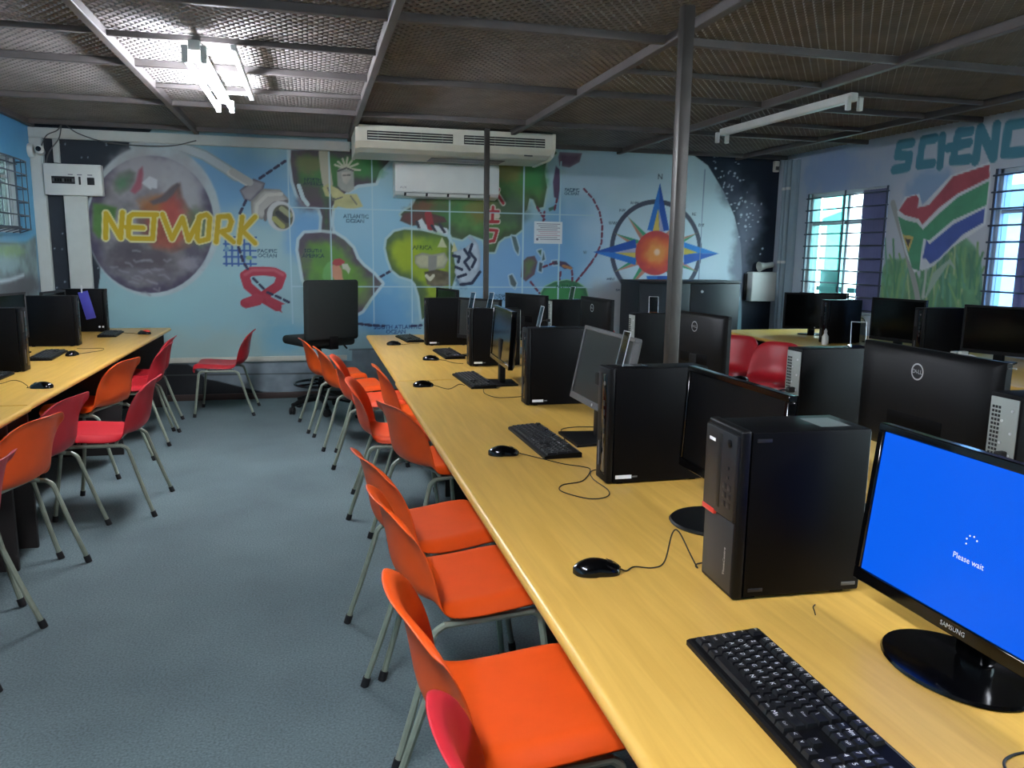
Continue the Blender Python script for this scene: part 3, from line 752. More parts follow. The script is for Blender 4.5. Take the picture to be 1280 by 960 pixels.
('S',(72,74,92),0.05,0.008,0,[(4.217,1.532),(4.211,1.588),(4.199,1.643),(4.181,1.696),(4.158,1.747),(4.13,1.796),(4.097,1.842),(4.06,1.884),(4.018,1.922),(3.973,1.955),(3.925,1.983),(3.875,2.007),(3.823,2.025),(3.77,2.037),(3.715,2.044),(3.661,2.045),(3.607,2.041),(3.554,2.031),(3.503,2.016),(3.454,1.995),(3.407,1.969),(3.363,1.939),(3.323,1.904),(3.287,1.865),(3.255,1.822),(3.228,1.776),(3.206,1.728),(3.189,1.677),(3.177,1.625),(3.17,1.571),(3.17,1.517),(3.174,1.462),(3.185,1.409),(3.201,1.356),(3.222,1.305),(3.248,1.256),(3.279,1.21),(3.315,1.167),(3.355,1.128),(3.398,1.093),(3.445,1.063),(3.495,1.038),(3.547,1.018),(3.601,1.003),(3.655,0.995),(3.711,0.992),(3.766,0.995),(3.821,1.003),(3.874,1.018),(3.925,1.038),(3.974,1.064),(4.019,1.095),(4.061,1.131),(4.099,1.171),(4.132,1.215),(4.16,1.263),(4.183,1.313),(4.2,1.366),(4.212,1.42),(4.217,1.476),(4.217,1.532)]),
('P',(66,150,110),None,0,0.008,None,0,0.05,[(4.176,1.72),(3.9,1.541),(3.687,1.5)]),
('P',(190,128,110),None,0,0.008,None,0,0.05,[(4.176,1.72),(3.851,1.628),(3.687,1.5)]),
('P',(66,150,110),None,0,0.008,None,0,0.05,[(4.005,1.898),(3.853,1.625),(3.687,1.5)]),
('P',(190,128,110),None,0,0.008,None,0,0.05,[(4.005,1.898),(3.767,1.683),(3.687,1.5)]),
('P',(66,150,110),None,0,0.008,None,0,0.05,[(3.338,1.881),(3.59,1.68),(3.687,1.5)]),
('P',(190,128,110),None,0,0.008,None,0,0.05,[(3.338,1.881),(3.51,1.62),(3.687,1.5)]),
('P',(66,150,110),None,0,0.008,None,0,0.05,[(3.191,1.7),(3.513,1.622),(3.687,1.5)]),
('P',(190,128,110),None,0,0.008,None,0,0.05,[(3.191,1.7),(3.472,1.535),(3.687,1.5)]),
('P',(66,150,110),None,0,0.008,None,0,0.05,[(3.207,1.285),(3.475,1.46),(3.687,1.5)]),
('P',(190,128,110),None,0,0.008,None,0,0.05,[(3.207,1.285),(3.523,1.373),(3.687,1.5)]),
('P',(66,150,110),None,0,0.008,None,0,0.05,[(3.37,1.104),(3.521,1.376),(3.687,1.5)]),
('P',(190,128,110),None,0,0.008,None,0,0.05,[(3.37,1.104),(3.607,1.317),(3.687,1.5)]),
('P',(66,150,110),None,0,0.008,None,0,0.05,[(4.048,1.106),(3.785,1.319),(3.687,1.5)]),
('P',(190,128,110),None,0,0.008,None,0,0.05,[(4.048,1.106),(3.866,1.379),(3.687,1.5)]),
('P',(66,150,110),None,0,0.008,None,0,0.05,[(4.201,1.293),(3.864,1.376),(3.687,1.5)]),
('P',(190,128,110),None,0,0.008,None,0,0.05,[(4.201,1.293),(3.904,1.465),(3.687,1.5)]),
('P',(44,112,196),None,0,0.008,None,0,0.05,[(3.701,2.247),(3.574,1.74),(3.705,1.723)]),
('P',(36,80,166),None,0,0.008,None,0,0.05,[(3.701,2.247),(3.835,1.745),(3.705,1.723)]),
('P',(36,80,166),None,0,0.008,None,0,0.05,[(2.956,1.494),(3.438,1.639),(3.466,1.497)]),
('P',(44,112,196),None,0,0.008,None,0,0.05,[(2.956,1.494),(3.45,1.362),(3.466,1.497)]),
('P',(44,130,210),None,0,0.008,None,0,0.05,[(4.452,1.499),(4.018,1.619),(4.024,1.495)]),
('P',(40,90,180),None,0,0.008,None,0,0.05,[(4.452,1.499),(4.031,1.368),(4.024,1.495)]),
('P',(44,112,196),None,0,0.008,None,0,0.05,[(3.74,0.757),(3.585,1.243),(3.717,1.244)]),
('P',(36,80,166),None,0,0.008,None,0,0.05,[(3.74,0.757),(3.849,1.245),(3.717,1.244)]),
('P',(214,182,84),None,0,0.008,None,0,0.05,[(3.692,1.978),(3.639,1.731),(3.719,1.733)]),
('P',(168,160,190),None,0,0.008,None,0,0.05,[(3.699,1.978),(3.719,1.733),(3.769,1.734)]),
('P',(168,160,190),None,0,0.008,None,0,0.05,[(3.198,1.493),(3.463,1.551),(3.455,1.497)]),
('P',(214,182,84),None,0,0.008,None,0,0.05,[(3.198,1.493),(3.455,1.497),(3.447,1.438)]),
('P',(220,196,80),None,0,0.008,None,0,0.05,[(4.192,1.507),(4.021,1.559),(4.025,1.479)]),
('E',(222,92,52),3.687,1.494,0.242,0.242,(196,60,66),0.11,0.01,0.05),
('B',(232,150,70),3.693,1.504,0.132,0.123,0.8),
('E',(240,190,160),3.7,1.504,0.035,0.036,None,0,0.03,0.05),
('T',(50,60,80),'N',3.7,2.309,0.058),
('T',(70,80,100),'NNW',3.417,2.025,0.026),
('T',(70,80,100),'NW',3.276,1.943,0.026),
('T',(70,80,100),'WNW',3.176,1.805,0.026),
('T',(70,80,100),'W',2.862,1.489,0.026),
('T',(70,80,100),'WSW',3.166,1.205,0.026),
('T',(70,80,100),'SW',3.258,1.086,0.026),
('T',(70,80,100),'SSW',3.414,0.986,0.026),
('T',(70,80,100),'NE',4.123,1.924,0.026),
('T',(70,80,100),'ENE',4.219,1.807,0.026),
('S',(120,135,165),0.01,0.006,0,[(4.228,2.406),(4.223,1.733),(4.22,1.207)]),
('T',(34,60,84),'ATLANTIC',0.447,1.808,0.036),
('T',(34,60,84),'OCEAN',0.438,1.763,0.036),
('T',(30,50,60),'NORTH',0.038,2.148,0.032),
('T',(30,50,60),'AMERICA',0.045,2.109,0.032),
('T',(30,50,70),'SOUTH',0.024,1.465,0.035),
('T',(30,50,70),'AMERICA',0.026,1.417,0.035),
('T',(50,74,40),'AFRICA',1.108,1.514,0.041),
('T',(30,54,104),'SOUTH ATLANTIC',0.85,0.701,0.041),
('T',(30,54,104),'OCEAN',0.83,0.654,0.041),
('T',(34,60,84),'PACIFIC',2.697,2.138,0.032),
('T',(34,60,84),'OCEAN',2.693,2.1,0.032),
('T',(20,70,50),'AUSTRALIA',2.663,1.127,0.032),
('T',(34,60,84),'INDIAN',1.944,1.025,0.032),
('T',(34,60,84),'OCEAN',1.939,0.986,0.032),
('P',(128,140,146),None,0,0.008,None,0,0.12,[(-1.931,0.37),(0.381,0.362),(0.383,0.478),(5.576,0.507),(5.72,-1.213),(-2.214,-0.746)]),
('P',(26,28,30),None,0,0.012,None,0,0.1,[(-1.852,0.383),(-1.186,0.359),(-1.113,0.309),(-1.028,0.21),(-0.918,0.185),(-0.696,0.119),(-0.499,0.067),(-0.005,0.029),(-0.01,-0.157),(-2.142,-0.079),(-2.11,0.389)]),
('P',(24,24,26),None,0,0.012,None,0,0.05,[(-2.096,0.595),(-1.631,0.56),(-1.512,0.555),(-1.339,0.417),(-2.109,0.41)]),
('S',(70,74,74),0.012,0.006,0,[(-1.86,0.261),(0.001,0.242)]),
('S',(96,106,110),0.012,0.006,0,[(0.359,0.478),(2.066,0.493)]),
('S',(66,48,44),0.05,0.006,0,[(-2.135,0.029),(-0.006,-0.014),(1.808,-0.042)]),
]
MURAL_RIGHT=[
('B',(150,165,190),6.907,2.343,0.87,0.462,0.9),
('B',(120,150,200),7.153,2.327,0.487,0.199,0.8),
('B',(190,195,205),5.605,1.759,0.704,0.593,0.9),
('B',(110,150,195),5.825,2.069,0.266,0.149,0.8),
('P',(84,140,96),(100,150,110),0.06,0.03,None,0,0.18,[(6.333,1.107),(6.329,1.332),(6.235,1.467),(6.02,1.469),(5.823,1.304),(5.747,1.368),(5.528,1.533),(5.395,1.669),(5.26,1.571),(5.188,1.476),(5.034,0.608),(6.36,0.414)]),
('S',(70,134,84),0.022,0.012,0,[(5.889,1.28),(5.891,1.428),(5.894,1.649)]),
('S',(110,160,96),0.022,0.012,0,[(6.154,1.08),(6.123,1.236),(6.06,1.332)]),
('S',(150,176,120),0.022,0.012,0,[(5.763,1.318),(5.828,1.462),(5.91,1.555)]),
('S',(60,120,90),0.022,0.012,0,[(5.564,0.967),(5.569,1.11),(5.58,1.345)]),
('S',(70,134,84),0.022,0.012,0,[(5.581,1.191),(5.55,1.334),(5.498,1.504)]),
('S',(60,120,90),0.022,0.012,0,[(6.112,1.155),(6.127,1.307),(6.138,1.448)]),
('S',(110,160,96),0.022,0.012,0,[(5.336,1.288),(5.347,1.424),(5.353,1.559)]),
('S',(110,160,96),0.022,0.012,0,[(5.632,1.325),(5.699,1.466),(5.793,1.63)]),
('S',(150,176,120),0.022,0.012,0,[(5.611,1.033),(5.634,1.176),(5.658,1.316)]),
('S',(70,134,84),0.022,0.012,0,[(5.98,1.264),(5.967,1.414),(5.941,1.596)]),
('S',(86,150,120),0.022,0.012,0,[(5.613,0.993),(5.608,1.137),(5.595,1.319)]),
('S',(86,150,120),0.022,0.012,0,[(6.185,1.11),(6.248,1.263),(6.328,1.376)]),
('S',(60,120,90),0.022,0.012,0,[(5.7,1.333),(5.701,1.476),(5.697,1.65)]),
('S',(60,120,90),0.022,0.012,0,[(5.268,1.239),(5.268,1.374),(5.26,1.527)]),
('S',(86,150,120),0.022,0.012,0,[(5.362,1.331),(5.421,1.467),(5.504,1.62)]),
('S',(60,120,90),0.022,0.012,0,[(5.503,1.33),(5.501,1.469),(5.502,1.705)]),
('S',(86,150,120),0.022,0.012,0,[(5.325,1.248),(5.354,1.383),(5.382,1.464)]),
('S',(70,134,84),0.022,0.012,0,[(5.725,1.279),(5.786,1.422),(5.867,1.541)]),
('S',(150,176,120),0.022,0.012,0,[(5.9,1.029),(5.932,1.177),(5.963,1.275)]),
('S',(150,176,120),0.022,0.012,0,[(5.718,1.121),(5.695,1.267),(5.662,1.491)]),
('S',(150,176,120),0.022,0.012,0,[(5.93,1.166),(5.966,1.314),(6.024,1.562)]),
('S',(110,160,96),0.022,0.012,0,[(6.103,1.261),(6.156,1.413),(6.218,1.502)]),
('S',(110,160,96),0.022,0.012,0,[(5.321,1.288),(5.36,1.423),(5.412,1.566)]),
('S',(60,120,90),0.022,0.012,0,[(5.811,1.108),(5.779,1.257),(5.736,1.497)]),
('S',(60,120,90),0.022,0.012,0,[(5.477,1.058),(5.5,1.198),(5.526,1.34)]),
('S',(70,134,84),0.022,0.012,0,[(5.802,1.303),(5.806,1.449),(5.798,1.563)]),
('S',(60,120,90),0.022,0.012,0,[(5.153,1.196),(5.208,1.327),(5.275,1.41)]),
('S',(86,150,120),0.022,0.012,0,[(6.304,1.265),(6.376,1.42),(6.482,1.62)]),
('S',(86,150,120),0.022,0.012,0,[(6.207,1.244),(6.243,1.397),(6.3,1.654)]),
('S',(150,176,120),0.022,0.012,0,[(5.549,1.161),(5.609,1.301),(5.703,1.542)]),
('S',(70,134,84),0.022,0.012,0,[(5.702,1.149),(5.767,1.291),(5.865,1.498)]),
('S',(60,120,90),0.022,0.012,0,[(5.4,1.168),(5.399,1.306),(5.381,1.389)]),
('S',(60,120,90),0.022,0.012,0,[(5.182,1.16),(5.233,1.293),(5.314,1.509)]),
('S',(70,134,84),0.022,0.012,0,[(5.39,1.24),(5.395,1.377),(5.398,1.564)]),
('S',(110,160,96),0.022,0.012,0,[(5.954,1.185),(6.013,1.333),(6.096,1.51)]),
('S',(110,160,96),0.022,0.012,0,[(5.367,1.228),(5.413,1.364),(5.483,1.569)]),
('S',(60,120,90),0.022,0.012,0,[(5.304,1.07),(5.35,1.205),(5.412,1.359)]),
('S',(150,176,120),0.022,0.012,0,[(5.382,0.965),(5.372,1.105),(5.345,1.227)]),
('S',(86,150,120),0.022,0.012,0,[(5.425,0.975),(5.449,1.114),(5.488,1.345)]),
('S',(110,160,96),0.022,0.012,0,[(5.836,1.253),(5.887,1.398),(5.953,1.539)]),
('S',(70,134,84),0.022,0.012,0,[(5.656,0.944),(5.663,1.089),(5.666,1.25)]),
('S',(70,134,84),0.022,0.012,0,[(5.476,1.034),(5.538,1.172),(5.635,1.397)]),
('S',(110,160,96),0.022,0.012,0,[(5.341,1.064),(5.362,1.201),(5.385,1.347)]),
('S',(150,176,120),0.022,0.012,0,[(5.533,1.318),(5.505,1.459),(5.458,1.611)]),
('S',(110,160,96),0.022,0.012,0,[(5.417,1.323),(5.471,1.46),(5.534,1.543)]),
('S',(60,120,90),0.022,0.012,0,[(5.562,1.164),(5.565,1.306),(5.569,1.519)]),
('S',(60,120,90),0.022,0.012,0,[(5.146,1.113),(5.178,1.245),(5.221,1.404)]),
('S',(70,134,84),0.022,0.012,0,[(6.238,0.978),(6.229,1.135),(6.21,1.318)]),
('S',(110,160,96),0.022,0.012,0,[(5.204,1.196),(5.187,1.33),(5.146,1.411)]),
('S',(86,150,120),0.022,0.012,0,[(6.006,1.125),(5.995,1.276),(5.965,1.407)]),
('S',(86,150,120),0.022,0.012,0,[(5.776,1.292),(5.75,1.438),(5.713,1.666)]),
('S',(60,120,90),0.022,0.012,0,[(5.465,1.029),(5.482,1.169),(5.493,1.269)]),
('S',(110,160,96),0.022,0.012,0,[(6.083,1.116),(6.058,1.27),(6.016,1.462)]),
('S',(60,120,90),0.022,0.012,0,[(5.379,1.298),(5.434,1.435),(5.515,1.628)]),
('S',(60,120,90),0.022,0.012,0,[(5.608,1.219),(5.625,1.361),(5.643,1.519)]),
('S',(110,160,96),0.022,0.012,0,[(5.34,1.011),(5.403,1.146),(5.487,1.266)]),
('S',(70,134,84),0.022,0.012,0,[(5.364,1.158),(5.377,1.295),(5.388,1.443)]),
('S',(86,150,120),0.022,0.012,0,[(5.536,1.149),(5.554,1.29),(5.572,1.443)]),
('S',(60,120,90),0.022,0.012,0,[(5.626,1.156),(5.598,1.3),(5.557,1.522)]),
('S',(110,160,96),0.022,0.012,0,[(5.204,1.262),(5.217,1.396),(5.236,1.6)]),
('S',(70,134,84),0.022,0.012,0,[(6.124,1.285),(6.151,1.437),(6.189,1.64)]),
('S',(70,134,84),0.022,0.012,0,[(5.761,1.259),(5.802,1.403),(5.867,1.635)]),
('S',(110,160,96),0.022,0.012,0,[(6.068,1.027),(6.069,1.18),(6.057,1.311)]),
('S',(70,134,84),0.022,0.012,0,[(6.104,1.134),(6.094,1.287),(6.07,1.443)]),
('S',(110,160,96),0.022,0.012,0,[(5.65,0.942),(5.633,1.089),(5.606,1.287)]),
('S',(86,150,120),0.022,0.012,0,[(5.146,1.21),(5.171,1.342),(5.199,1.466)]),
('S',(150,176,120),0.022,0.012,0,[(5.443,1.348),(5.456,1.486),(5.474,1.675)]),
('S',(70,134,84),0.022,0.012,0,[(5.796,1.13),(5.839,1.275),(5.887,1.377)]),
('S',(70,134,84),0.022,0.012,0,[(5.229,1.273),(5.212,1.408),(5.175,1.524)]),
('S',(110,160,96),0.022,0.012,0,[(6.215,0.989),(6.264,1.143),(6.339,1.376)]),
('S',(150,152,150),0.06,0.01,0,[(6.237,1.967),(6.037,1.597),(5.855,1.218),(5.745,0.93)]),
('S',(176,186,176),0.03,0.01,0,[(5.761,1.471),(5.753,1.306),(5.759,1.139)]),
('S',(150,176,160),0.016,0.01,0,[(5.731,1.141),(5.663,1.35),(5.585,1.372)]),
('S',(150,176,160),0.016,0.01,0,[(5.731,1.141),(5.648,1.36),(5.575,1.394)]),
('S',(150,176,160),0.016,0.01,0,[(5.731,1.141),(5.633,1.371),(5.564,1.413)]),
('S',(150,176,160),0.016,0.01,0,[(5.731,1.141),(5.618,1.381),(5.553,1.427)]),
('S',(150,176,160),0.016,0.01,0,[(5.731,1.141),(5.604,1.392),(5.541,1.437)]),
('S',(150,176,160),0.016,0.01,0,[(5.731,1.141),(5.589,1.402),(5.529,1.443)]),
('S',(150,176,160),0.016,0.01,0,[(5.731,1.141),(5.575,1.412),(5.516,1.445)]),
('S',(150,176,160),0.016,0.01,0,[(5.731,1.141),(5.56,1.423),(5.503,1.444)]),
('S',(150,176,160),0.016,0.01,0,[(5.731,1.141),(5.546,1.433),(5.489,1.438)]),
('S',(150,176,160),0.016,0.01,0,[(5.731,1.141),(5.532,1.443),(5.475,1.428)]),
('S',(150,176,160),0.016,0.01,0,[(5.731,1.141),(5.517,1.453),(5.461,1.414)]),
('S',(150,176,160),0.016,0.01,0,[(5.731,1.141),(5.503,1.463),(5.446,1.397)]),
('P',(216,222,226),None,0,0.008,None,0,0.05,[(6.172,1.888),(6.091,2.011),(5.92,2.031),(5.872,1.925),(5.586,2.154),(5.204,2.22),(5.175,2.071),(5.177,1.739),(5.482,1.572),(5.671,1.411),(5.803,1.367),(5.834,1.387),(5.886,1.344),(6.028,1.533),(6.126,1.769)]),
('P',(164,58,70),None,0,0.008,None,0,0.08,[(6.152,1.898),(6.061,2.003),(5.953,2.021),(5.919,1.985),(5.926,1.908),(5.794,1.925),(5.559,2.142),(5.206,2.202),(5.192,2.1),(5.489,2.001),(5.682,1.895),(5.85,1.76),(5.897,1.813),(6.07,1.852)]),
('P',(58,140,96),None,0,0.008,None,0,0.08,[(6.154,1.845),(6.049,1.805),(5.915,1.779),(5.836,1.719),(5.675,1.845),(5.485,1.972),(5.189,2.076),(5.191,1.892),(5.511,1.789),(5.754,1.625),(5.823,1.644),(5.831,1.47),(5.831,1.366),(5.92,1.385),(6.019,1.575),(6.099,1.726)]),
('P',(48,72,158),None,0,0.008,None,0,0.06,[(5.794,1.553),(5.789,1.636),(5.744,1.594),(5.506,1.753),(5.206,1.867),(5.201,1.758),(5.395,1.669),(5.625,1.472),(5.714,1.426),(5.767,1.471),(5.811,1.471)]),
('P',(206,180,90),None,0,0.006,None,0,0.05,[(6.078,1.682),(5.937,1.663),(5.982,1.522)]),
('P',(48,44,44),None,0,0.006,None,0,0.05,[(6.043,1.648),(5.968,1.638),(5.992,1.571)]),
('S',(48,118,140),0.082,0.006,0,[(6.065,2.475),(6.219,2.478),(6.237,2.382),(6.08,2.37),(6.09,2.268),(6.261,2.264)]),
('S',(48,118,140),0.082,0.006,0,[(5.8,2.477),(5.937,2.479),(5.958,2.275),(5.8,2.273)]),
('S',(48,118,140),0.082,0.006,0,[(5.721,2.48),(5.715,2.244)]),
('S',(48,118,140),0.082,0.006,0,[(5.427,2.483),(5.55,2.489),(5.581,2.269),(5.414,2.265)]),
('S',(48,118,140),0.082,0.006,0,[(5.642,2.379),(5.432,2.394)]),
('S',(48,118,140),0.082,0.006,0,[(5.347,2.244),(5.333,2.492),(5.176,2.25),(5.178,2.491)]),
('S',(48,118,140),0.082,0.006,0,[(4.899,2.472),(5.067,2.475),(5.077,2.269),(4.87,2.262)]),
]
MURAL_LEFT=[
('B',(70,140,190),7.571,2.433,0.834,0.265,0.9),
('B',(90,165,205),7.807,1.866,0.662,0.415,0.9),
('P',(120,140,140),None,0,0.05,None,0,0.15,[(6.472,1.485),(7.756,1.498),(8.035,1.566),(7.967,0.91),(6.362,1.023)]),
('B',(140,175,120),7.387,1.42,0.304,0.059,0.8),
('B',(150,180,185),7.283,1.331,0.339,0.074,0.8),
('B',(88,88,92),7.572,1.126,0.573,0.092,0.9),
('S',(190,205,210),0.03,0.03,0,[(6.866,1.184),(7.332,1.196),(7.642,1.225)]),
('S',(100,118,110),0.012,0.006,0,[(6.473,1.49),(7.802,1.498)]),
]

# ------------------------------------------------------------------ wall painting
rng = np.random.default_rng(5)
def vnoise(U, V, scale, seed):
    r = np.random.default_rng(seed)
    n = 64
    lat = r.random((n, n))
    u = U / scale; v = V / scale
    iu = np.floor(u).astype(int); iv = np.floor(v).astype(int)
    fu = u - iu; fv = v - iv
    fu = fu * fu * (3 - 2 * fu); fv = fv * fv * (3 - 2 * fv)
    g = lambda a, b: lat[a % n, b % n]
    return (g(iu, iv) * (1 - fu) * (1 - fv) + g(iu + 1, iv) * fu * (1 - fv) + g(iu, iv + 1) * (1 - fu) * fv + g(iu + 1, iv + 1) * fu * fv)

def fbm(U, V, scale, seed):
    return (vnoise(U, V, scale, seed) * 0.5 + vnoise(U, V, scale / 2.1, seed + 1) * 0.3 + vnoise(U, V, scale / 4.3, seed + 2) * 0.2)

def sst(x):
    x = np.clip(x, 0, 1)
    return x * x * (3 - 2 * x)

class Canvas:
    def __init__(self, us, vs, base):
        self.us = us; self.vs = vs
        self.U, self.V = np.meshgrid(us, vs, indexing='ij')
        self.img = np.empty(self.U.shape + (3,)); self.img[:] = base
        n = fbm(self.U, self.V, 0.9, 3) - 0.5
        self.img += n[..., None] * np.array([40, 30, 18])
        self.k = 0
    def win(self, u0, u1, v0, v1):
        a = np.searchsorted(self.us, u0); b = np.searchsorted(self.us, u1)
        c = np.searchsorted(self.vs, v0); d = np.searchsorted(self.vs, v1)
        return slice(max(a, 0), b), slice(max(c, 0), d)
    def blend(self, w, col, al):
        self.img[w] = self.img[w] * (1 - al[..., None]) + col * al[..., None]
    @staticmethod
    def segdist(U, V, pts, closed):
        d = np.full(U.shape, 1e9)
        n = len(pts)
        for i in range(n if closed else n - 1):
            x0, y0 = pts[i]; x1, y1 = pts[(i + 1) % n]
            dx, dy = x1 - x0, y1 - y0
            L = dx * dx + dy * dy + 1e-12
            t = np.clip(((U - x0) * dx + (V - y0) * dy) / L, 0, 1)
            d = np.minimum(d, (U - x0 - t * dx) ** 2 + (V - y0 - t * dy) ** 2)
        return np.sqrt(d)
    def shade(self, w, col, sd, edge, ew, soft, n):
        U = self.U[w]; V = self.V[w]; self.k += 1
        c = np.empty(U.shape + (3,)); c[:] = col
        if edge is not None:
            jit = (fbm(U, V, 0.16, self.k) - 0.5) * ew * 1.2
            t = sst((sd + jit) / max(ew, 1e-4))
            c = np.array(edge) * (1 - t[..., None]) + c * t[..., None]
        if n:
            c = c * (1 + (fbm(U, V, 0.14, 100 + self.k) - 0.5)[..., None] * 3.2 * n)
        self.blend(w, c, sst(sd / soft + 0.5))
    def poly(self, col, edge, ew, soft, outl, ow, n, pts):
        p = np.array(pts); m = soft + ow + 0.01
        w = self.win(p[:, 0].min() - m, p[:, 0].max() + m, p[:, 1].min() - m, p[:, 1].max() + m)
        U = self.U[w]; V = self.V[w]
        if U.size == 0: return
        d = self.segdist(U, V, pts, True)
        ins = np.zeros(U.shape, bool); k = len(pts)
        for i in range(k):
            x0, y0 = pts[i]; x1, y1 = pts[(i + 1) % k]
            if y0 == y1: continue
            c = ((y0 > V) != (y1 > V)) & (U < (x1 - x0) * (V - y0) / (y1 - y0) + x0)
            ins ^= c
        sd = np.where(ins, d, -d)
        if outl is not None:
            self.blend(w, np.array(outl, float), 0.85 * sst((sd + ow) / soft + 0.5))
        self.shade(w, np.array(col, float), sd, edge, ew, soft, n)
    def ell(self, col, cu, cv_, ru, rv, edge, ew, soft, n):
        m = soft + 0.01
        w = self.win(cu - ru - m, cu + ru + m, cv_ - rv - m, cv_ + rv + m)
        U = self.U[w]; V = self.V[w]
        if U.size == 0: return
        q = np.sqrt(((U - cu) / ru) ** 2 + ((V - cv_) / rv) ** 2)
        self.shade(w, np.array(col, float), (1 - q) * min(ru, rv), edge, ew, soft, n)
    def blob(self, col, cu, cv_, ru, rv, a):
        w = self.win(cu - 1.6 * ru, cu + 1.6 * ru, cv_ - 1.6 * rv, cv_ + 1.6 * rv)
        U = self.U[w]; V = self.V[w]; self.k += 1
        if U.size == 0: return
        q = np.sqrt(((U - cu) / ru) ** 2 + ((V - cv_) / rv) ** 2) + (fbm(U, V, min(ru, rv) * 0.9, self.k) - 0.5) * 0.9
        self.blend(w, np.array(col, float), a * sst((1.45 - q) / 1.0))
    def stroke(self, col, wd, soft, dash, pts):
        if dash:
            out = []; on = True; acc = 0.0; cur = [pts[0]]
            for i in range(len(pts) - 1):
                x0, y0 = pts[i]; x1, y1 = pts[i + 1]
                L = math.hypot(x1 - x0, y1 - y0); s = 0.0
                while s < L:
                    st = min(dash * (0.6 if on else 0.4) - acc, L - s)
                    s += st; acc += st
                    q = (x0 + (x1 - x0) * s / L, y0 + (y1 - y0) * s / L)
                    cur.append(q)
                    if acc >= dash * (0.6 if on else 0.4) - 1e-9:
                        if on: out.append(cur)
                        cur = [q]; on = not on; acc = 0.0
            if on and len(cur) > 1: out.append(cur)
            for o in out: self.stroke(col, wd, soft, 0, o)
            return
        p = np.array(pts); m = wd / 2 + soft + 0.005
        w = self.win(p[:, 0].min() - m, p[:, 0].max() + m, p[:, 1].min() - m, p[:, 1].max() + m)
        U = self.U[w]; V = self.V[w]
        if U.size == 0: return
        d = self.segdist(U, V, pts, False)
        self.blend(w, np.array(col, float), sst((wd / 2 - d) / soft + 0.5))
    def text(self, col, s, cu, cv_, h, flip=1):
        vs, ts = text_tris(s)
        for t in ts:
            p = [(cu + flip * vs[i][0] * h, cv_ + vs[i][1] * h) for i in t]
            self.poly(col, None, 0, 0.008, None, 0, 0, p)
    def run(self, cmds, flip=1, pale_mix=0.12):
        for c in cmds:
            k = c[0]
            if k == 'P': self.poly(*c[1:])
            elif k == 'S': self.stroke(*c[1:])
            elif k == 'E': self.ell(*c[1:])
            elif k == 'B': self.blob(*c[1:])
            elif k == 'T': self.text(*c[1:], flip=flip)
        im = np.clip(self.img + (212 - self.img) * pale_mix, 0, 255) / 255.0
        return np.where(im <= 0.04045, im / 12.92, ((im + 0.055) / 1.055) ** 2.4)

def axis_coords(a, b, step, cuts=()):
    ks = sorted(set([a, b] + [c for c in cuts if a < c < b]))
    out = []
    for i in range(len(ks) - 1):
        n = max(1, int(round((ks[i + 1] - ks[i]) / step)))
        out += list(np.linspace(ks[i], ks[i + 1], n + 1)[:-1])
    return np.array(out + [b])

def painted_wall(name, us, vs, fn, nrm, thick, cmds, base, holes=(), flip=1):
    """grid of paint on the room side, plain back and reveals; fn(u, v, d) -> 3D"""
    cv_ = Canvas(us, vs, base)
    col = cv_.run(cmds, flip, 0.20 if flip < 0 else 0.04)  # right wall colours mixed paler, putting the window haze into the paint
    nu, nv = len(us), len(vs)
    ii = np.arange(nu * nv).reshape(nu, nv)
    keep = np.ones((nu - 1, nv - 1), bool)
    cu = (us[:-1] + us[1:]) / 2; cvv = (vs[:-1] + vs[1:]) / 2
    for (a, b, c, d) in holes:
        keep &= ~(((cu > a) & (cu < b))[:, None] & ((cvv > c) & (cvv < d))[None, :])
    q = np.stack([ii[:-1, :-1], ii[1:, :-1], ii[1:, 1:], ii[:-1, 1:]], -1)[keep]
    V = np.array([fn(0, 0, 0)]) + cv_.U.reshape(-1, 1) * (np.array(fn(1, 0, 0)) - np.array(fn(0, 0, 0))) + cv_.V.reshape(-1, 1) * (np.array(fn(0, 1, 0)) - np.array(fn(0, 0, 0)))
    fc = q.tolist(); extra = []
    nb = len(V)
    def quad(ps):
        o = nb + len(extra); extra.extend(ps); fc.append([o, o + 1, o + 2, o + 3])
    u0, u1, v0, v1 = us[0], us[-1], vs[0], vs[-1]
    # back face in cells round the holes, edges and reveals
    gu = sorted(set([u0, u1] + [x for h in holes for x in h[:2]])); gv = sorted(set([v0, v1] + [x for h in holes for x in h[2:]]))
    for i in range(len(gu) - 1):
        for j in range(len(gv) - 1):
            mu = (gu[i] + gu[i + 1]) / 2; mv = (gv[j] + gv[j + 1]) / 2
            if any(h[0] < mu < h[1] and h[2] < mv < h[3] for h in holes): continue
            quad([fn(gu[i], gv[j], thick), fn(gu[i + 1], gv[j], thick), fn(gu[i + 1], gv[j + 1], thick), fn(gu[i], gv[j + 1], thick)])
    for (a, b, c, d) in list(holes) + [(u0, u1, v0, v1)]:
        for (p, r) in (((a, c), (b, c)), ((b, c), (b, d)), ((b, d), (a, d)), ((a, d), (a, c))):
            quad([fn(p[0], p[1], 0), fn(r[0], r[1], 0), fn(r[0], r[1], thick), fn(p[0], p[1], thick)])
    allv = np.concatenate([V, np.array(extra)]) if extra else V
    me = bpy.data.meshes.new(name)
    me.from_pydata(allv.tolist(), [], fc)
    at = me.attributes.new('paint', 'FLOAT_COLOR', 'POINT')
    buf = np.ones((len(allv), 4), np.float32)
    buf[:nb, :3] = col.reshape(-1, 3)
    buf[nb:, :3] = np.array(lin((176, 186, 190))[:3])
    at.data.foreach_set('color', buf.ravel())
    me.materials.append(paint_mat(name + '_paint', 0.5))
    me.update()
    o = bpy.data.objects.new(name, me)
    C.objects.link(o)
    return o

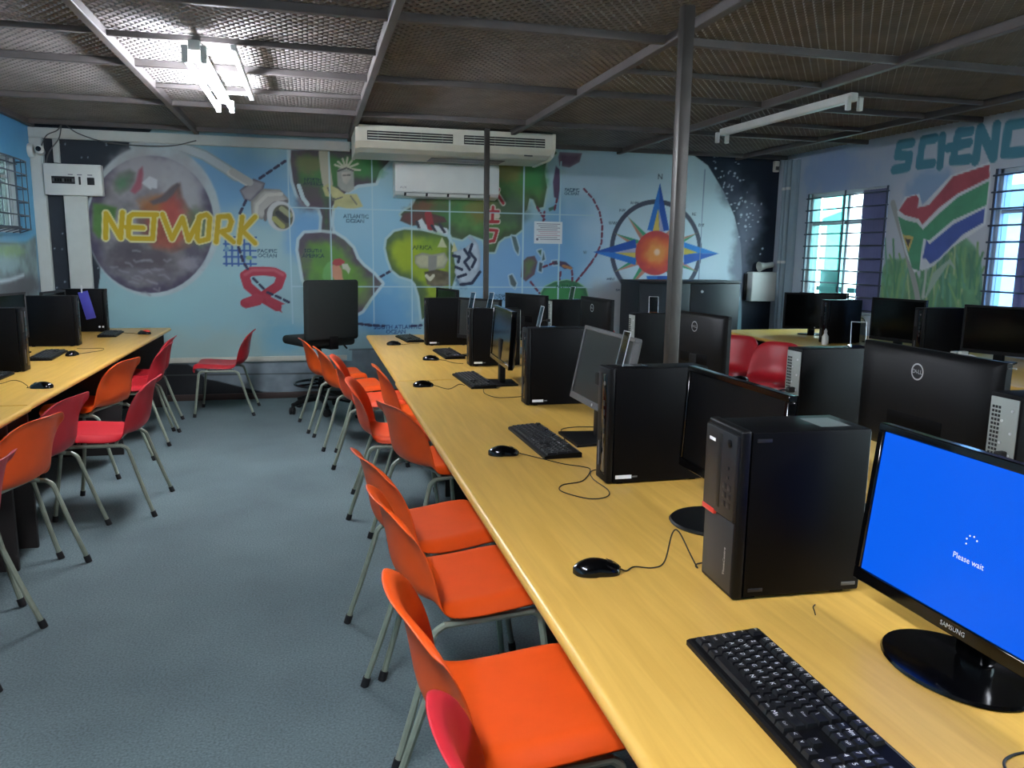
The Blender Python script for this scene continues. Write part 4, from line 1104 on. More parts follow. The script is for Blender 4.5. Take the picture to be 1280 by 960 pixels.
XL, XR, YB, YF, ZC, ZT = -2.4, 5.15, 8.1, -3.0, 2.55, 2.95
W1 = (6.30, 7.50, 0.92, 2.13); W2 = (3.85, 5.12, 0.92, 2.16); W4 = (1.2, 2.5, 0.92, 2.16); W5 = (-1.6, -0.3, 0.92, 2.16)
W3 = (6.3, 7.62, 1.58, 2.2)

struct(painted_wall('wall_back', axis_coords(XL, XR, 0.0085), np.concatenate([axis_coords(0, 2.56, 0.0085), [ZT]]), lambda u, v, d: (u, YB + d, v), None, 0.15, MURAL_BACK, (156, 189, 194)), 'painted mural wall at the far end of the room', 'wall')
ru = np.concatenate([[YF], axis_coords(-1.6, 4.3, 0.5, [W5[1], W4[0], W4[1], W2[0]])[:-1], axis_coords(4.3, YB + 0.15, 0.011, [W2[1], W1[0], W1[1]])])
struct(painted_wall('wall_right', ru, np.concatenate([axis_coords(0, 0.92, 0.03)[:-1], axis_coords(0.92, 2.56, 0.011, [2.13, 2.16]), [ZT]]), lambda u, v, d: (XR + d, u, v), None, 0.15, MURAL_RIGHT, (176, 188, 200), holes=[W1, W2, W4, W5], flip=-1), 'pale painted wall with barred windows on the right', 'wall')
lu = np.concatenate([[YF], axis_coords(5.5, YB + 0.15, 0.015, [W3[0], W3[1]])])
struct(painted_wall('wall_left', lu, np.concatenate([axis_coords(0, 2.56, 0.015, [W3[2], W3[3]]), [ZT]]), lambda u, v, d: (XL - d, u, v), None, 0.15, MURAL_LEFT, (122, 164, 186), holes=[W3]), 'blue painted wall at the left edge', 'wall')
fl = MB(); fl.box((XL - 0.15, YF - 0.15, -0.12), (XR + 0.15, YB + 0.15, 0))
struct(fl.build('floor', CARPET), 'worn blue grey carpet floor', 'floor')
fw = MB(); fw.box((XL - 0.15, YF - 0.15, 0), (XR + 0.15, YF, ZT))
struct(fw.build('wall_front', PLASTER), 'plain wall behind the viewpoint', 'wall')

# ceiling: dark corrugated roof sheet, bars and expanded metal panels below it
rs = MB(); vs = []; fs = []; nx = 300
for i in range(nx + 1):
    x = XL - 0.15 + (XR - XL + 0.3) * i / nx
    z = ZT + 0.012 * math.sin(x * 2 * PI / 0.12)
    vs += [(x, YF - 0.15, z), (x, YB + 0.15, z), (x, YF - 0.15, z + 0.06), (x, YB + 0.15, z + 0.06)]
for i in range(nx):
    a = 4 * i; b = a + 4
    fs += [(a, a + 1, b + 1, b), (a + 2, b + 2, b + 3, a + 3)]
rs.add(vs, fs, 0, True)
ceiling = struct(rs.build('ceiling', ROOF), 'dark expanded metal mesh ceiling on steel bars under a roof sheet', 'ceiling')
BX = [XL + 0.03, -1.0, 0.4, 1.8, 3.2, 4.6]
BY = [-2.85, -1.5, -0.15, 1.2, 2.55, 3.92, 5.3, 6.62, 7.93]
for x in BX:
    b = MB(); b.box((x - 0.022, YF + 0.02, ZC - 0.03), (x + 0.022, YB - 0.02, ZC + 0.02), 0.004, seg=1); b.build('long_bar', BAR, ceiling)
for y in BY:
    b = MB(); b.box((XL + 0.02, y - 0.016, ZC - 0.022), (XR - 0.02, y + 0.016, ZC + 0.02), 0.004, seg=1); b.build('cross_bar', BAR, ceiling)
for x0, x1, y in ((XL + .05, -1.0, 4.6), (-1.0, 0.4, 4.62), (-1.0, .4, 5.95), (3.2, 4.6, 4.75), (3.2, 4.6, 6.0), (1.8, 3.2, 4.6)):
    b = MB(); b.box((x0, y - 0.012, ZC - 0.018), (x1, y + 0.012, ZC + 0.012), 0.003, seg=1); b.build('batten', BAR, ceiling)

def panel_mesh(w, d):
    a, b, sw = 0.050, 0.066, 0.015
    nx = int(w / (a / 2)); ny = int(d / (b / 2))
    ax, by = w / nx, d / ny
    vs = []; fs = []
    for i in range(nx):
        for j in range(ny + 1):
            if (i + j) % 2: continue
            for dj in (1, -1):
                if not 0 <= j + dj <= ny: continue
                p = (i * ax, j * by); q = ((i + 1) * ax, (j + dj) * by)
                o = len(vs)
                for (x, y) in (p, q):
                    vs.append((x, y - sw * 0.42, 0.004)); vs.append((x, y + sw * 0.42, -0.004))
                fs.append((o, o + 1, o + 3, o + 2))
    me = bpy.data.meshes.new('mesh_panel')
    me.from_pydata(vs, [], fs)
    me.materials.append(STRAND)
    return me
PM = {}
for i in range(len(BX)):
    x0 = BX[i]; x1 = BX[i + 1] if i + 1 < len(BX) else XR - 0.02
    for j in range(len(BY) - 1):
        y0, y1 = BY[j], BY[j + 1]
        if y1 < 0.5: continue
        k = (round(x1 - x0, 2), round(y1 - y0, 2))
        if k not in PM: PM[k] = panel_mesh(*k)
        o = bpy.data.objects.new('mesh_panel', PM[k]); C.objects.link(o)
        o.parent = ceiling; o.location = (x0, y0, ZC + 0.022)

# ledge, skirting, corner trunks
b = MB(); b.box((XL, YB - 0.025, 0.375), (0.33, YB, 0.425), 0.004)
struct(b.build('trim_1', CREAM), 'cream ledge strip along the mural wall', 'trim')
b = MB(); b.box((XL, YB - 0.02, 0), (XR, YB, 0.06), 0.004)
struct(b.build('baseboard_back', pm('dark_skirting', (60, 46, 42), 0.6)), 'dark brown skirting under the mural', 'baseboard')
b = MB(); b.box((XR - 0.012, YF, 0), (XR, YB - 0.02, 0.06), 0.003)
struct(b.build('baseboard_right', MATS['dark_skirting']), 'dark skirting under the windows', 'baseboard')

# windows
def window(n, hole, side, label, curtain=True, bars=10, teal=True, span=(0, .30), glass=None):
    y0, y1, z0, z1 = hole
    X = XR + 0.06 if side > 0 else XL - 0.06
    root = bpy.data.objects.new('window_%d' % n, None); C.objects.link(root)
    struct(root, label, 'window')
    root.location = (X, (y0 + y1) / 2, z0)
    def P(x, y, z): return (x - 0.0, y - (y0 + y1) / 2, z - z0)
    f = MB(); t = 0.035
    for lo, hi in (((-.03, y0, z0), (.03, y0 + t, z1)), ((-.03, y1 - t, z0), (.03, y1, z1)), ((-.03, y0, z0), (.03, y1, z0 + t)), ((-.03, y0, z1 - t), (.03, y1, z1)), ((-.022, (y0 + y1) / 2 - .02, z0), (.022, (y0 + y1) / 2 + .02, z1)), ((-.022, y0, z0 + .74 * (z1 - z0) - .015), (.022, y1, z0 + .74 * (z1 - z0) + .015))):
        f.box(P(*lo), P(*hi), 0.004, seg=1)
    f.build('window_frame', WFRAME, root)
    g = MB(); g.box(P(-.003, y0 + t, z0 + t), P(.003, y1 - t, z1 - t)); g.build('pane', glass or PANE, root)
    s = -1 if side > 0 else 1
    for k in range(bars):
        z = z0 + 0.05 + (z1 - z0 - 0.1) * k / (bars - 1)
        b = MB(); b.tube([P(s * .075, y0 - .02, z), P(s * .075, y1 + .02, z)], 0.0075, 6); b.build('burglar_bar', BURG, root)
    for yy in (y0 + .005, y1 - .005, (y0 + y1) / 2):
        b = MB(); b.box(P(s * .07 - .004, yy - .012, z0), P(s * .07 + .004, yy + .012, z1), 0.002, seg=1); b.build('bar_upright', BURG, root)
    if teal:
        b = MB(); c = y1 - 0.32 * (y1 - y0)
        for lo, hi in (((.10, c, z0), (.13, c + .05, z1)), ((.10, y0, z0 + .2), (.13, y1, z0 + .25)), ((.14, c + .05, z0), (.15, y1, z0 + .42))): b.box(P(*lo), P(*hi))
        b.build('outer_sash', TEAL, root)
        b = MB(); b.box(P(.112, c + .05, z0 + .42), P(.118, y1, z1)); b.build('sash_pane', TINTP, root)
    if curtain:
        vs = []; fs = []; nn = 60; ya, yb = y0 + .04 + span[0] * (y1 - y0), y0 + span[1] * (y1 - y0)
        for k in range(nn + 1):
            y = ya + (yb - ya) * k / nn; x = -0.03 + 0.02 * math.sin(k * 0.9) - .01
            vs += [P(s * abs(x) * .9, y, z0 + .03), P(s * abs(x), y, z1 - .02), P(s * abs(x) * .9 + .003, y, z0 + .03), P(s * abs(x) + .003, y, z1 - .02)]
        for k in range(nn):
            a = 4 * k; fs += [(a, a + 4, a + 5, a + 1), (a + 2, a + 3, a + 7, a + 6)]
        b = MB(); b.add(vs, fs, 0, True); b.build('curtain', CURT, root)
    return root
window(1, W1, 1, 'barred window nearest the far corner with a curtain on its right')
window(2, W2, 1, 'barred window at the right edge of the picture with pale blue panes', curtain=True, teal=False, span=(.10, .80), glass=BLUEPANE)
window(4, W4, 1, 'window further along the right wall, outside the picture', curtain=False, teal=False)
window(5, W5, 1, 'window behind the viewpoint in the right wall', curtain=False, teal=False)
w3 = window(3, W3, -1, 'window at the left edge behind a bulging wire guard', curtain=False, bars=2, teal=False, glass=GREYPANE)
# bulging wire guard on the left window
for k in range(6):
    z = 0.03 + k * 0.112
    b = MB(); b.tube(smooth_path([(.065, -.70, z), (.16, -.66, z), (.18, 0, z), (.16, .62, z), (.10, .70, z), (.065, .70, z)], 5), 0.006, 6); b.build('guard_wire', BURG, w3)
for k in range(9):
    y = -.64 + k * .16
    b = MB(); b.tube([(.07, y, .0), (.17 - .012 * (k == 8), y, .03), (.17 - .012 * (k == 8), y, .59), (.07, y, .62)], 0.005, 6); b.build('guard_wire', BURG, w3)
# outside: ground and a pale building across the yard
b = MB(); b.box((XR + 0.16, -14, -0.3), (40, 30, -0.02)); struct(b.build('outside_ground', OUTG), 'yard outside the windows', 'ground')

# ------------------------------------------------------------------ lamps
def lamp(name, label, loc, L, lit, tubes=True, strip=False, rotz=0.0):
    """twin batten running along local Y, hanging under the mesh; loc = centre of top"""
    t = thing(name, label, 'ceiling light', loc, rotz, None)
    b = MB(); b.box((-.03, -L / 2, -.055), (.03, L / 2, -.0), 0.008); b.build('batten_body', LAMPW, t)
    for sx in (-1, 1):
        for sy in (-1, 1):
            b = MB(); b.box((sx * .045 - .016, sy * L / 2 - .014, -.115), (sx * .045 + .016, sy * L / 2 + .014, -.03), 0.005); b.build('lamp_holder', LAMPW, t)
        if tubes:
            b = MB(); b.tube([(sx * .045, -L / 2 + .02, -.09), (sx * .045, L / 2 - .02, -.09)], 0.0145, 10); b.build('tube', TUBEON if lit else LAMPW, t)
    if strip:
        b = MB(); b.box((.17, -L / 2 + .05, -.03), (.20, L / 2 - .05, -.0), 0.003); b.box((.03, -L / 2 + .2, -.02), (.17, -L / 2 + .225, -.005)); b.box((.03, L / 2 - .2, -.02), (.17, L / 2 - .175, -.005)); b.build('side_rail', LAMPW, t)
    b = MB(); b.tube([(0, -L / 3, 0), (0, -L / 3, .05)], .006, 6); b.tube([(0, L / 3, 0), (0, L / 3, .05)], .006, 6); b.build('hanger', STEEL, t)
    return t
lamp('fluorescent_light', 'lit twin tube fluorescent light glaring under the ceiling at upper left', (-.55, 5.27, 2.52), 1.52, True, strip=True)
lamp('fluorescent_light', 'unlit bare white batten without tubes under the ceiling at right', (3.42, 5.42, 2.525), 1.62, False, tubes=False, rotz=.03)
lamp('fluorescent_light', 'lit twin tube light near the viewpoint on the window side, unseen, added to light the foreground', (3.3, .5, 2.52), 1.52, True)  # fixture out of view, added for more light near the viewpoint
lamp('fluorescent_light', 'lit twin tube light near the viewpoint on the aisle side, unseen, added to light the foreground', (-.55, .75, 2.52), 1.52, True)  # unseen as well, added to brighten the near floor and desk

# ------------------------------------------------------------------ steel posts
for x, y, zb, lb in ((1.595, 3.29, 0, 'dark square steel post standing between the central desks, nearer one'), (1.50, 6.85, 0, 'thin dark steel post farther back in front of the white air conditioner')):
    t = thing('steel_post', lb, 'post', (x, y, 0))
    h = .027 if y < 5 else .022
    b = MB(); b.box((-h, -h, 0.006), (h, h, ZC - .03), 0.006); b.build('shaft', STEEL, t)
    b = MB(); b.box((-.07, -.07, 0), (.07, .07, .006), 0.002); b.build('base_plate', STEEL, t)

# ------------------------------------------------------------------ desks
def desk(label, x0, x1, y0, y1, rounded, loc_legs, grp=None):
    cx, cy = (x0 + x1) / 2, (y0 + y1) / 2
    t = thing('computer_desk', label, 'desk', (cx, cy, 0), 0, grp)
    z0, z1 = 0.708, 0.74
    a, bb = x0 - cx, x1 - cx
    prof = []
    r = 0.016
    def rnd(x, s):
        return [(x + s * (-r + r * math.sin(k * PI / 10)), (z0 + z1) / 2 + r * math.cos(k * PI / 10)) for k in range(11)]
    L = [(a, z1), (a, z0)] if rounded != 'L' and rounded != 'LR' else [(-(q[0]), q[1]) for q in rnd(-a, 1)]
    R = [(bb, z1), (bb, z0)] if rounded != 'R' and rounded != 'LR' else rnd(bb, 1)
    poly = R + L[::-1]
    m = MB(); m.prism(poly, lambda u, v, d: (u, d, v), y0 - cy + .007, y1 - cy - .007)
    for i in range(len(m.sm)): m.sm[i] = True
    m.build('tabletop', WOOD, t)
    for yy in loc_legs:
        p = MB(); p.box((a + .30, yy - cy - .012, 0), (bb - .06, yy - cy + .012, z0), 0.002); p.build('panel_leg', DARKPANEL, t)
    p = MB(); p.box((-.2 if rounded == 'R' else .2, y0 - cy + .05, .25), (-.184 if rounded == 'R' else .216, y1 - cy - .05, z0 - .002), 0.002); p.build('modesty_panel', DARKPANEL, t)
    return t
desk('long yellow laminate desk nearest the viewer with the blue-lit monitor', .445, 1.53, .35, 4.42, 'L', (.6, 2.45, 4.3))
desk('yellow laminate desk behind the seam, ending near the mural', .455, 1.47, 4.42, 6.98, 'L', (4.55, 6.9))
desk('laminate desk on the window side of the central post, nearer half', 1.66, 2.50, .9, 4.42, 'R', (1.0, 4.3))
desk('laminate desk on the window side behind the far post', 1.66, 2.50, 4.42, 6.98, 'R', (4.55, 6.9))
desk('yellow desk along the left wall, nearer piece cut by the picture edge', -2.38, -1.27, 1.6, 4.0, 'R', (1.8, 3.85))
desk('yellow desk along the left wall with its end at the mural', -2.38, -1.28, 4.0, 7.86, 'R', (4.15, 6.0, 7.8))
desk('pale desk along the right wall below the first window', 3.95, 5.12, 4.6, 7.1, 'L', (4.75, 7.0))
desk('pale desk along the right wall at the picture edge', 3.95, 5.12, 2.2, 4.6, 'L', (2.3, 4.5))

# ------------------------------------------------------------------ chairs
def shell_mesh():
    base = [(.232, .410), (.246, .428), (.241, .448), (.215, .456), (.15, .455), (.05, .447), (-.05, .442), (-.125, .447), (-.172, .470), (-.197, .515), (-.208, .57), (-.218, .63), (-.231, .69), (-.243, .728), (-.250, .757)]
    hwid = [.205, .212, .216, .219, .222, .222, .221, .219, .217, .214, .210, .206, .200, .194, .190]
    kk = [0, 0, 0, 0, 0, 0, .03, .14, .38, .66, .88, 1, 1, 1, 1]
    P = [Vector((x, z, w)) for (x, z), w in zip(base, hwid)]
    n0 = len(P) - 1
    def at(t):
        f = min(max(t, 0), 1) * n0; i = min(int(f), n0 - 1); q = f - i
        p0 = P[max(i - 1, 0)]; p1 = P[i]; p2 = P[i + 1]; p3 = P[min(i + 2, n0)]
        c = 0.5 * ((2 * p1) + (p2 - p0) * q + (2 * p0 - 5 * p1 + 4 * p2 - p3) * q * q + (3 * p1 - p0 - 3 * p2 + p3) * q ** 3)
        return c, kk[i] * (1 - q) + kk[i + 1] * q
    nv = 21; n = 27; vs = []; fs = []
    for i in range(n):
        t = i / (n - 1)
        for j in range(nv):
            v = -1 + 2 * j / (nv - 1); a = abs(v); sg = 1 if v > 0 else -1
            tm = 1 - .135 * a ** 4.5
            (x, z, w), k = at(t * tm) if t > .5 else at(t * (1 - (1 - tm) * max(0, (t - .2) / .3)) if t > .2 else t)
            e = max(0, (a - .84) / .16)
            wrap = .074 - .034 * max(0, min(1, (z - .60) / .15))
            dx = k * wrap * a ** 2.3 + 4 * k * (1 - k) * .035 * a ** 3
            dz = (1 - k) * (.012 * min(a / .84, 1) ** 2 - .036 * e ** 1.4) + 4 * k * (1 - k) * .018 * a ** 3
            c = max(0, (t - .93) / .07)
            dx -= .024 * c ** 1.6 + k * .012 * e * (1 - c * .5); dz -= .006 * c ** 2
            vs.append((x + dx, v * w + sg * e * .006, z + dz))
    for i in range(n - 1):
        for j in range(nv - 1):
            fs.append((i * nv + j, i * nv + j + 1, (i + 1) * nv + j + 1, (i + 1) * nv + j))
    me = bpy.data.meshes.new('seat_shell')
    me.from_pydata(vs, [], fs); me.update()
    o = bpy.data.objects.new('seat_shell', me); C.objects.link(o)
    m = o.modifiers.new('s', 'SOLIDIFY'); m.thickness = .006; m.offset = 0
    m = o.modifiers.new('u', 'SUBSURF'); m.levels = 1; m.render_levels = 1
    dg = bpy.context.evaluated_depsgraph_get()
    me2 = bpy.data.meshes.new_from_object(o.evaluated_get(dg))
    me2.polygons.foreach_set('use_smooth', [True] * len(me2.polygons))
    bpy.data.objects.remove(o); bpy.data.meshes.remove(me)
    me2.name = 'seat_shell'
    return me2
SHELL = shell_mesh()

def school_chair(color, label, x, y, deg, grp):
    t = thing('school_chair', label, 'chair', (x, y, 0), math.radians(deg), grp)
    o = bpy.data.objects.new('seat_shell', SHELL if color is None else SHELLS[color]); C.objects.link(o); o.parent = t
    for nm, me, sub in CHAIRPARTS:
        p = bpy.data.objects.new(nm, me); C.objects.link(p); p.parent = t
        for nm2, me2 in sub:
            q = bpy.data.objects.new(nm2, me2); C.objects.link(q); q.parent = p
    return t
SHELLS = {}
for nm, mt in (('orange', ORANGE), ('deep', DEEPOR), ('red', RED)):
    m = SHELL.copy(); m.materials.clear(); m.materials.append(mt); SHELLS[nm] = m
def tmpmesh(mb, name, mat):
    o = mb.build(name, mat); me = o.data
    bpy.data.objects.remove(o)
    return me
CHAIRPARTS = []
TR = .0108
for s in (-1, 1):
    fy, ry = s * .235, s * .205
    m = MB(); m.tube(smooth_path([(.175, ry, .402), (.197, ry, .385), (.205, s * .208, .35), (.225, s * .222, .18), (.247, fy, .012)], 5), TR, 8)
    c = MB(); c.tube([(.244, fy * .998, .032), (.2485, fy, 0)], .0145, 10)
    CHAIRPARTS.append(('front_leg', tmpmesh(m, 'front_leg', LEGM), [('foot_cap', tmpmesh(c, 'foot_cap', RUBBER))]))
    m = MB(); m.tube(smooth_path([(-.10, ry, .402), (-.128, ry, .385), (-.142, s * .208, .35), (-.195, s * .222, .18), (-.252, fy, .012)], 5), TR, 8)
    c = MB(); c.tube([(-.245, fy * .998, .032), (-.2555, fy, 0)], .0145, 10)
    CHAIRPARTS.append(('rear_leg', tmpmesh(m, 'rear_leg', LEGM), [('foot_cap', tmpmesh(c, 'foot_cap', RUBBER))]))
    m = MB(); m.tube([(.178, ry, .4025), (-.103, ry, .4025)], TR, 8)
    CHAIRPARTS.append(('seat_rail', tmpmesh(m, 'seat_rail', LEGM), []))
for x in (.12, -.07):
    m = MB(); m.tube([(x, -.2, .405), (x, -.15, .424), (x, .15, .424), (x, .2, .405)], .009, 8)
    CHAIRPARTS.append(('cross_brace', tmpmesh(m, 'cross_brace', LEGM), []))
G1 = 'chairs along the aisle side of the long central desk'
G2 = 'chairs along the left desk'
G3 = 'chairs on the window side of the room'
for c, x, y, d, lb in [
    ('red', .43, 1.08, 4, 'crimson plastic chair cut off by the bottom of the picture'),
    ('orange', .405, 1.61, 3, 'bright orange chair nearest the viewer with its whole seat showing'),
    ('orange', .42, 2.31, 7, 'second orange chair from the viewer, tube rail showing under its seat edge'),
    ('orange', .40, 2.82, 12, 'third orange chair from the viewer, turned slightly from the desk'),
    ('orange', .575, 3.79, 19, 'orange chair with its rounded back to the viewer, pushed under the desk'),
    ('deep', .44, 4.45, -6, 'dark orange chair with shaded inner back just beyond the turned chair'),
    ('orange', .63, 5.02, 2, 'orange chair pushed deep under the desk so only its thin back edge shows'),
    ('red', .38, 5.51, -4, 'reddish orange chair third from the far end of the long desk row'),
    ('orange', .27, 6.08, 8, 'orange chair second from the far end with a narrow curled back'),
    ('orange', .155, 6.70, 9, 'orange chair at the far end of the row in front of the swivel chair')]:
    school_chair({'red': 'red'}.get(c, c) if c != 'red' or y < 2 else 'deep', lb, x, y, d, G1)
for c, x, y, d, lb in [
    ('red', -1.30, 2.98, 180, 'dark red chair cut off by the left edge of the picture'),
    ('orange', -1.365, 3.74, 163, 'orange chair with a scuffed back, nearest whole one at the left desk'),
    ('red', -1.385, 4.25, 167, 'red chair tucked in beside the scuffed orange one at the left desk'),
    ('red', -1.12, 4.76, 178, 'red chair pulled out into the aisle showing its seat side-on'),
    ('orange', -1.41, 5.63, 164, 'orange chair pushed close against the left desk edge'),
    ('red', -1.32, 6.43, 180, 'red chair with pale seat in front of the farthest left one'),
    ('red', -1.37, 6.95, 180, 'red chair farthest along the left desk, mostly hidden')]:
    school_chair(c, lb, x, y, d, G2)
school_chair('red', 'lone red chair standing by the mural wall below the ribbon', -.775, 7.48, 178, None)
for c, x, y, d, lb in [
    ('red', 3.60, 6.32, 212, 'red chair left of the pair beyond the central desks'),
    ('red', 3.66, 5.76, 212, 'brighter red chair right of the pair beyond the central desks'),
    ('red', 3.66, 5.16, 190, 'red chair by the window desk with only its back top showing above a tower'),
    ('red', 2.93, 7.55, -80, 'red chair by the far wall glimpsed beside the black cabinet')]:
    school_chair(c, lb, x, y, d, G3)

# office chair
t = thing('office_chair', 'tall dark swivel chair with foot ring in front of the mural', 'office chair', (.06, 7.36, 0), math.radians(118))
b = MB()
for k in range(5):
    a = k * 2 * PI / 5 + .3
    b.tube([(0, 0, .13), (.15 * math.cos(a), .15 * math.sin(a), .12), (.29 * math.cos(a), .29 * math.sin(a), .085)], [.03, .026, .018], 8)
b.build('star_base', BLACK, t)
for k in range(5):
    a = k * 2 * PI / 5 + .3
    c = MB(); M_ = Matrix.Translation((.29 * math.cos(a), .29 * math.sin(a), .034)) @ Matrix.Rotation(a + .8, 4, 'Z') @ Matrix.Rotation(PI / 2, 4, 'X')
    for s in (-.022, .006): c.lathe([(.022, s), (.034, s + .002), (.034, s + .014), (.022, s + .016)], 14, 0, M_)
    c.tube([(.29 * math.cos(a), .29 * math.sin(a), .034), (.29 * math.cos(a), .29 * math.sin(a), .09)], .008, 6)
    c.build('caster', RUBBER, t)
b = MB(); b.tube([(0, 0, .1), (0, 0, .3)], .026, 12); b.tube([(0, 0, .3), (0, 0, .6)], .016, 12); b.build('gas_column', BLACK, t)
b = MB(); b.tube([(.235 * math.cos(k * PI / 20), .235 * math.sin(k * PI / 20), .26) for k in range(41)], .011, 8)
for k in range(4): b.tube([(.02 * math.cos(k * PI / 2), .02 * math.sin(k * PI / 2), .26), (.235 * math.cos(k * PI / 2), .235 * math.sin(k * PI / 2), .26)], .008, 6)
b.build('foot_ring', GLOSS, t)
b = MB(); b.box((-.22, -.25, .62), (.26, .25, .70), .035, seg=4); b.build('seat', FABRIC, t)
b = MB(); b.box((-.1, -.09, .59), (.1, .09, .62), .01); b.build('seat_mechanism', BLACK, t)
b = MB(); b.box((-.24, -.04, .60), (-.05, .04, .612), .003); b.box((-.268, -.04, .60), (-.24, .04, .72), .003); b.build('back_stem', BLACK, t)
b = MB(); b.box((-.30, -.265, .68), (-.235, .265, 1.215), .03, seg=4)
for i, v in enumerate(b.v):
    b.v[i] = (v[0] + .05 * (v[1] / .265) ** 2 - .05 * max(0, v[2] - .9), v[1], v[2])
b.build('backrest', FABRIC, t)
b = MB(); b.tube([(.1, -.26, .64), (.1, -.34, .55)], .009, 6); b.build('height_lever', BLACK, t)

# ------------------------------------------------------------------ towers
def tower_hp(label, x, y, deg, D=.335, W=.10, H=.373, side=1, z=.74, mat=None, grp=None, sticker=True, cables=True):
    """front face towards local +X; loc is the bottom centre of the front face"""
    t = thing('computer_tower', label, 'computer', (x, y, z), math.radians(deg), grp)
    h = W / 2
    b = MB(); b.box((-D, -h, .004), (-.022, h, H), .004); b.box((-D + .02, -h + .01, 0), (-D + .04, h - .01, .006)); b.box((-.06, -h + .01, 0), (-.04, h - .01, .006)); b.build('case', BLACKM, t)
    b = MB(); b.box((-.021, -h, .004), (0, h, H), .006); f = b.build('front_panel', BLACK, t)
    b = MB(); b.box((-.002, -h * .1, .03), (.0015, h * .62, H - .02), .002); b.build('dark_fascia', GLOSS, f)
    b = MB(); b.box((-.001, -h * .8, H - .14), (.002, -h * .3, H - .02), .001); b.build('drive_slot', CHAR, f)
    for k in range(4):
        b = MB(); b.box((0, h * .15, .16 + k * .03), (.0024, h * .45, .178 + k * .03), .0005); b.build('usb_port', PORT, f)
    b = MB(); b.lathe([(.007, 0), (.007, .002), (.005, .003)], 14, 0, Matrix.Translation((.001, h * .3, H - .05)) @ Matrix.Rotation(PI / 2, 4, 'Y')); b.build('power_button', GREYP, f)
    b = MB(); b.box((.001, -h * .55, .05), (.0022, -h * .35, .13)); b.build('light_strip', GREYP, f)
    if sticker:
        b = MB(); s = side * h; e = side * .0006
        b.box((-.085, min(s, s + e), .018), (-.03, max(s, s + e), .03)); b.box((-.105, min(s, s + e), .021), (-.086, max(s, s + e), .026), mi=1); b.build('service_label', [PAPER, GREYP], t)
    # rear
    b = MB(); b.box((-D - .004, -h + .006, .012), (-D, h - .006, H - .012), .001); r = b.build('rear_panel', RPANEL, t)
    for k in range(9):
        b = MB(); zz = .05 + k * .016; b.box((-D - .006, -h * .6 + (k % 2) * h * .5, zz), (-D - .0035, -h * .6 + (k % 2) * h * .5 + .016, zz + .011)); b.build('port', BLUEP if k == 4 else PORT, r)
    b = MB()
    for k in range(15):
        for q in range(3): b.box((-D - .0055, h * (.2 + .2 * q), .17 + k * .0115), (-D - .0035, h * (.2 + .2 * q) + .006, .177 + k * .0115))
    b.build('vent_grille', PORT, r)
    b = MB()
    for k in range(5): b.tube([(-D - .0035, -h * .55 + (k % 2) * .03, .21 + k * .03), (-D - .006, -h * .55 + (k % 2) * .03, .21 + k * .03)], .004, 8)
    b.build('screws', SILVER, r)
    if cables:
        b = MB(); b.box((-D - .035, -h * .55, .2), (-D - .005, -h * .2, .222), .004); b.tube(smooth_path([(-D - .03, -h * .38, .21), (-D - .08, -h * .3, .2), (-D - .12, -h * .1, .1), (-D - .11, .1 * h, .02), (-D - .05, h * .5, .012)], 6), .0035, 6)
        b.build('power_cable', RUBBER, t)
    return t

FACE_L, FACE_R = 180, 0
tw2 = tower_hp('black tower with white service label, second from the viewer on the long desk', .89, 2.305, 180, side=1)
tw3 = tower_hp('black tower beside the tilted grey monitor, third on the long desk', .985, 3.62, 180, side=1)
tw4 = tower_hp('black tower behind the desk seam, left of the glossy monitor', .975, 4.975, 180, side=1)
tw5 = tower_hp('black tower at the far end of the long desk', .858, 6.15, 180, side=1)
# window side of the central desks (fronts to the right, backs to us)
twA = tower_hp('black tower with grey back panel left of the large monitor back', 2.165, 2.685, 0, side=-1, sticker=False)
twN = tower_hp('black tower with grey back panel cut by the right edge', 2.115, 1.66, 0, side=-1, sticker=False)
twB = tower_hp('black tower with plugged cables directly left of the nearer post', 2.245, 4.50, 0, side=-1, sticker=False)
twC = tower_hp('small looking black tower before the green island on the mural', 2.15, 5.91, 0, side=-1, sticker=False)
# left desk
tl1 = tower_hp('black tower at the left edge standing nearest on the left desk', -1.635, 5.14, 0, side=-1, sticker=False)
tl2 = tower_hp('black tower with scuffed side, middle one on the left desk', -1.69, 6.46, 0, side=-1, sticker=False)
tl3 = tower_hp('black tower with a blue card hanging on its side, farthest on the left desk', -1.745, 7.56, 0, side=-1, sticker=False)
for k in (0, 1):
    m = MB(); m.lathe([(0, 0), (.009, 0), (.009, .0008)], 14, 0, Matrix.Translation((-.03 - .028 * k, -.05, .045)) @ Matrix.Rotation(PI / 2, 4, 'X')); m.build('round_sticker', PAPER, tl3)
# right wall desk
tower_hp('black tower under the first window with a wire stand on top', 4.25, 5.86, 180, side=1, sticker=False)
tower_hp('grey looking tower below the painted flag between two monitors', 4.33, 4.86, 180, D=.36, side=1, sticker=False)

